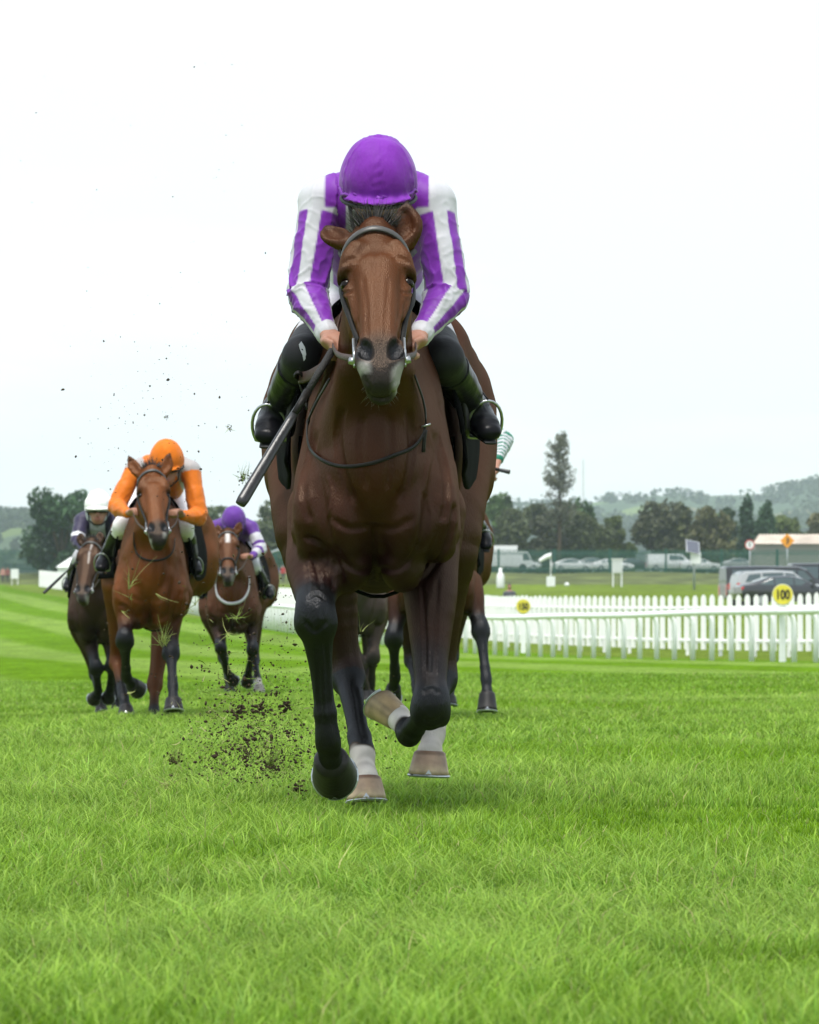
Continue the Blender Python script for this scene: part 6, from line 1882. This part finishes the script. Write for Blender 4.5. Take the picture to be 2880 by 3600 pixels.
# long low shed
x0, x1, Ys = at(1590, 0, 472)[0], at(1800, 0, 472)[0], 472
zb = float(ter(x0, Ys)); ze = at(0, 1146, Ys)[2]; zr = at(0, 1124, Ys)[2]
t = empty('shed', ((x0 + x1) / 2, Ys, zb), 'long low shed with a pale corrugated roof at the right', 'shed')
hw = (x1 - x0) / 2; ze -= zb; zr -= zb
MB().box((0, 3, ze / 2), (2 * hw, 7, ze)).build('wall', mat('shed_wall', (.30, .29, .26), .8), t)
n = 60; V, F = [], []
for i in range(n + 1):
    x = -hw - .3 + (2 * hw + .6) * i / n; dz = .05 * (i % 2)
    V += [(x + .0, -.9, ze + dz), (x + 1.0, 3.2, zr + dz), (x, 7.0, ze + dz)]
for i in range(n): F += [(3 * i, 3 * i + 3, 3 * i + 4, 3 * i + 1), (3 * i + 1, 3 * i + 4, 3 * i + 5, 3 * i + 2)]
MB().add(V, F).build('roof', mat('fibre_cement', (.50, .43, .36), .85, .15, noise=.3, nscale=.35), t)
# onlooker behind the picket fence, head and shoulders in view
def small_person(pos, shirt, label, hair=(.03, .02, .015), group='people watching behind the fences'):
    t = empty('person', pos, label, 'person', group)
    f = SDF(np.array([-.42, -.3, -.02]), np.array([.42, .3, 1.85]), .025)
    f.tube([(0, 0, .95), (0, 0, 1.2), (0, 0, 1.42)], [(.15, .10), (.15, .10), (.19, .10)], .04)
    f.tube([(0, 0, 1.4), (0, 0, 1.55)], [.06, .055], .03); f.ball((0, -.01, 1.64), (.075, .095, .115), .02); f.ball((0, -.10, 1.62), (.015, .02, .02), .01)
    for s in (-1, 1):
        f.tube([(s * .2, 0, 1.4), (s * .25, .02, 1.12), (s * .22, -.12, .92)], [.055, .045, .035], .03); f.ball((s * .21, -.15, .86), (.035, .03, .05), .02)
        f.tube([(s * .09, 0, .95), (s * .1, -.01, .5), (s * .1, .01, .08)], [.085, .06, .045], .03); f.tube([(s * .1, .03, .05), (s * .1, -.14, .03)], [.045, .035], .02)
    V, Q = f.mesh(1)
    c = np.tile(np.asarray(SKIN), (len(V), 1)); c[(V[:, 2] < 1.47) & ~((np.abs(V[:, 0]) > .15) & (V[:, 2] < .93) & (V[:, 1] < -.05))] = shirt; c[V[:, 2] < .93] = (.03, .03, .05)
    mesh_obj('body', fast_mesh('body', V, Q, None, True, c), M_SKIN, t)
    h = SDF(np.array([-.15, -.15, 1.5]), np.array([.15, .2, 1.85]), .02); h.ball((0, .015, 1.665), (.085, .10, .115), .02); h.cut((0, -.03, 1.6), (0, -.75, -.5))
    V, Q = h.mesh(1)
    mesh_obj('hair', fast_mesh('hair', V, Q, None, True, np.tile(np.array(hair), (len(V), 1))), M_HAIR, t)
hx = at(1073, 1230, 172)
small_person((hx[0], 172, hx[2] - 1.75), (.10, .10, .12), 'dark haired onlooker behind the picket fence near the 150 marker')
# far left and centre background: tent, notice board, barrier, onlookers in red
p = ground_at(150, 440); h_ = hgt(1186, 440, p)
t = empty('marquee', p, 'white marquee at the foot of the large dark tree', 'tent')
MB().box((0, 0, .9), (2.6, 2.6, 1.8)).build('side_wall', M_WPAINT, t)
MB().add([(-1.5, -1.5, 1.8), (1.5, -1.5, 1.8), (1.5, 1.5, 1.8), (-1.5, 1.5, 1.8), (0, 0, 2.9)], [(0, 1, 4), (1, 2, 4), (2, 3, 4), (3, 0, 4), (3, 2, 1, 0)]).build('roof', M_WPAINT, t)
p = ground_at(31, 440)
t = empty('notice_board', p, 'small white notice board at the far left of the course', 'board')
MB().box((0, 0, 1.15), (.8, .06, 1.0)).build('panel', M_WPAINT, t)
for s in (-.3, .3): MB().box((s, .05, .5), (.08, .05, 1.3)).build('leg', M_WPAINT, t)
for i, (xd, c_, lab) in enumerate([(6, (.5, .25, .2), 'pale clothed onlooker at the far left edge'), (16, (.25, .08, .07), 'dark red clothed onlooker at the far left'), (556, (.45, .03, .04), 'onlooker in red behind the rail left of the leading horse'), (570, (.40, .03, .05), 'second onlooker in red by the green fence'), (583, (.10, .10, .25), 'onlooker in blue between those in red'), (596, (.48, .03, .04), 'onlooker in red nearest the leading horse'), (609, (.42, .04, .04), 'onlooker in red beside the leading horse shoulder')]):
    g_ = ground_at(xd, 448); g_[2] += (.2 if xd > 100 else 0)
    small_person(g_, c_, lab)
p = ground_at(625, 445); e1 = at(545, 1172, 445) - p; e2 = at(640, 1140, 445) - p
t = empty('barrier', p, 'grey raised barrier arm by the green fence left of the leading horse', 'barrier')
MB().tube([e1, e2], [.10, .14], 8).build('arm', MATS['grey_post'], t, True)
MB().box((0.6, 0.2, 1.1), (.5, .5, 2.2)).build('pillar', M_WPAINT, t)

# ================================================================== HAZE
hb = MB().box((0, 1860, 64), (3600, 3800, 170))
hz = hb.build('haze', None)
m = bpy.data.materials.new('haze_air'); m.use_nodes = True
n, l = m.node_tree.nodes, m.node_tree.links
n.remove(n['Principled BSDF'])
pv = n.new('ShaderNodeVolumePrincipled'); pv.inputs['Color'].default_value = (.78, .90, 1.0, 1); pv.inputs['Density'].default_value = .00015; pv.inputs['Anisotropy'].default_value = .2
l.new(pv.outputs[0], n['Material Output'].inputs['Volume'])
hz.data.materials.append(m)
tag(hz, 'pale blue haze in the distance', 'haze', kind='stuff')
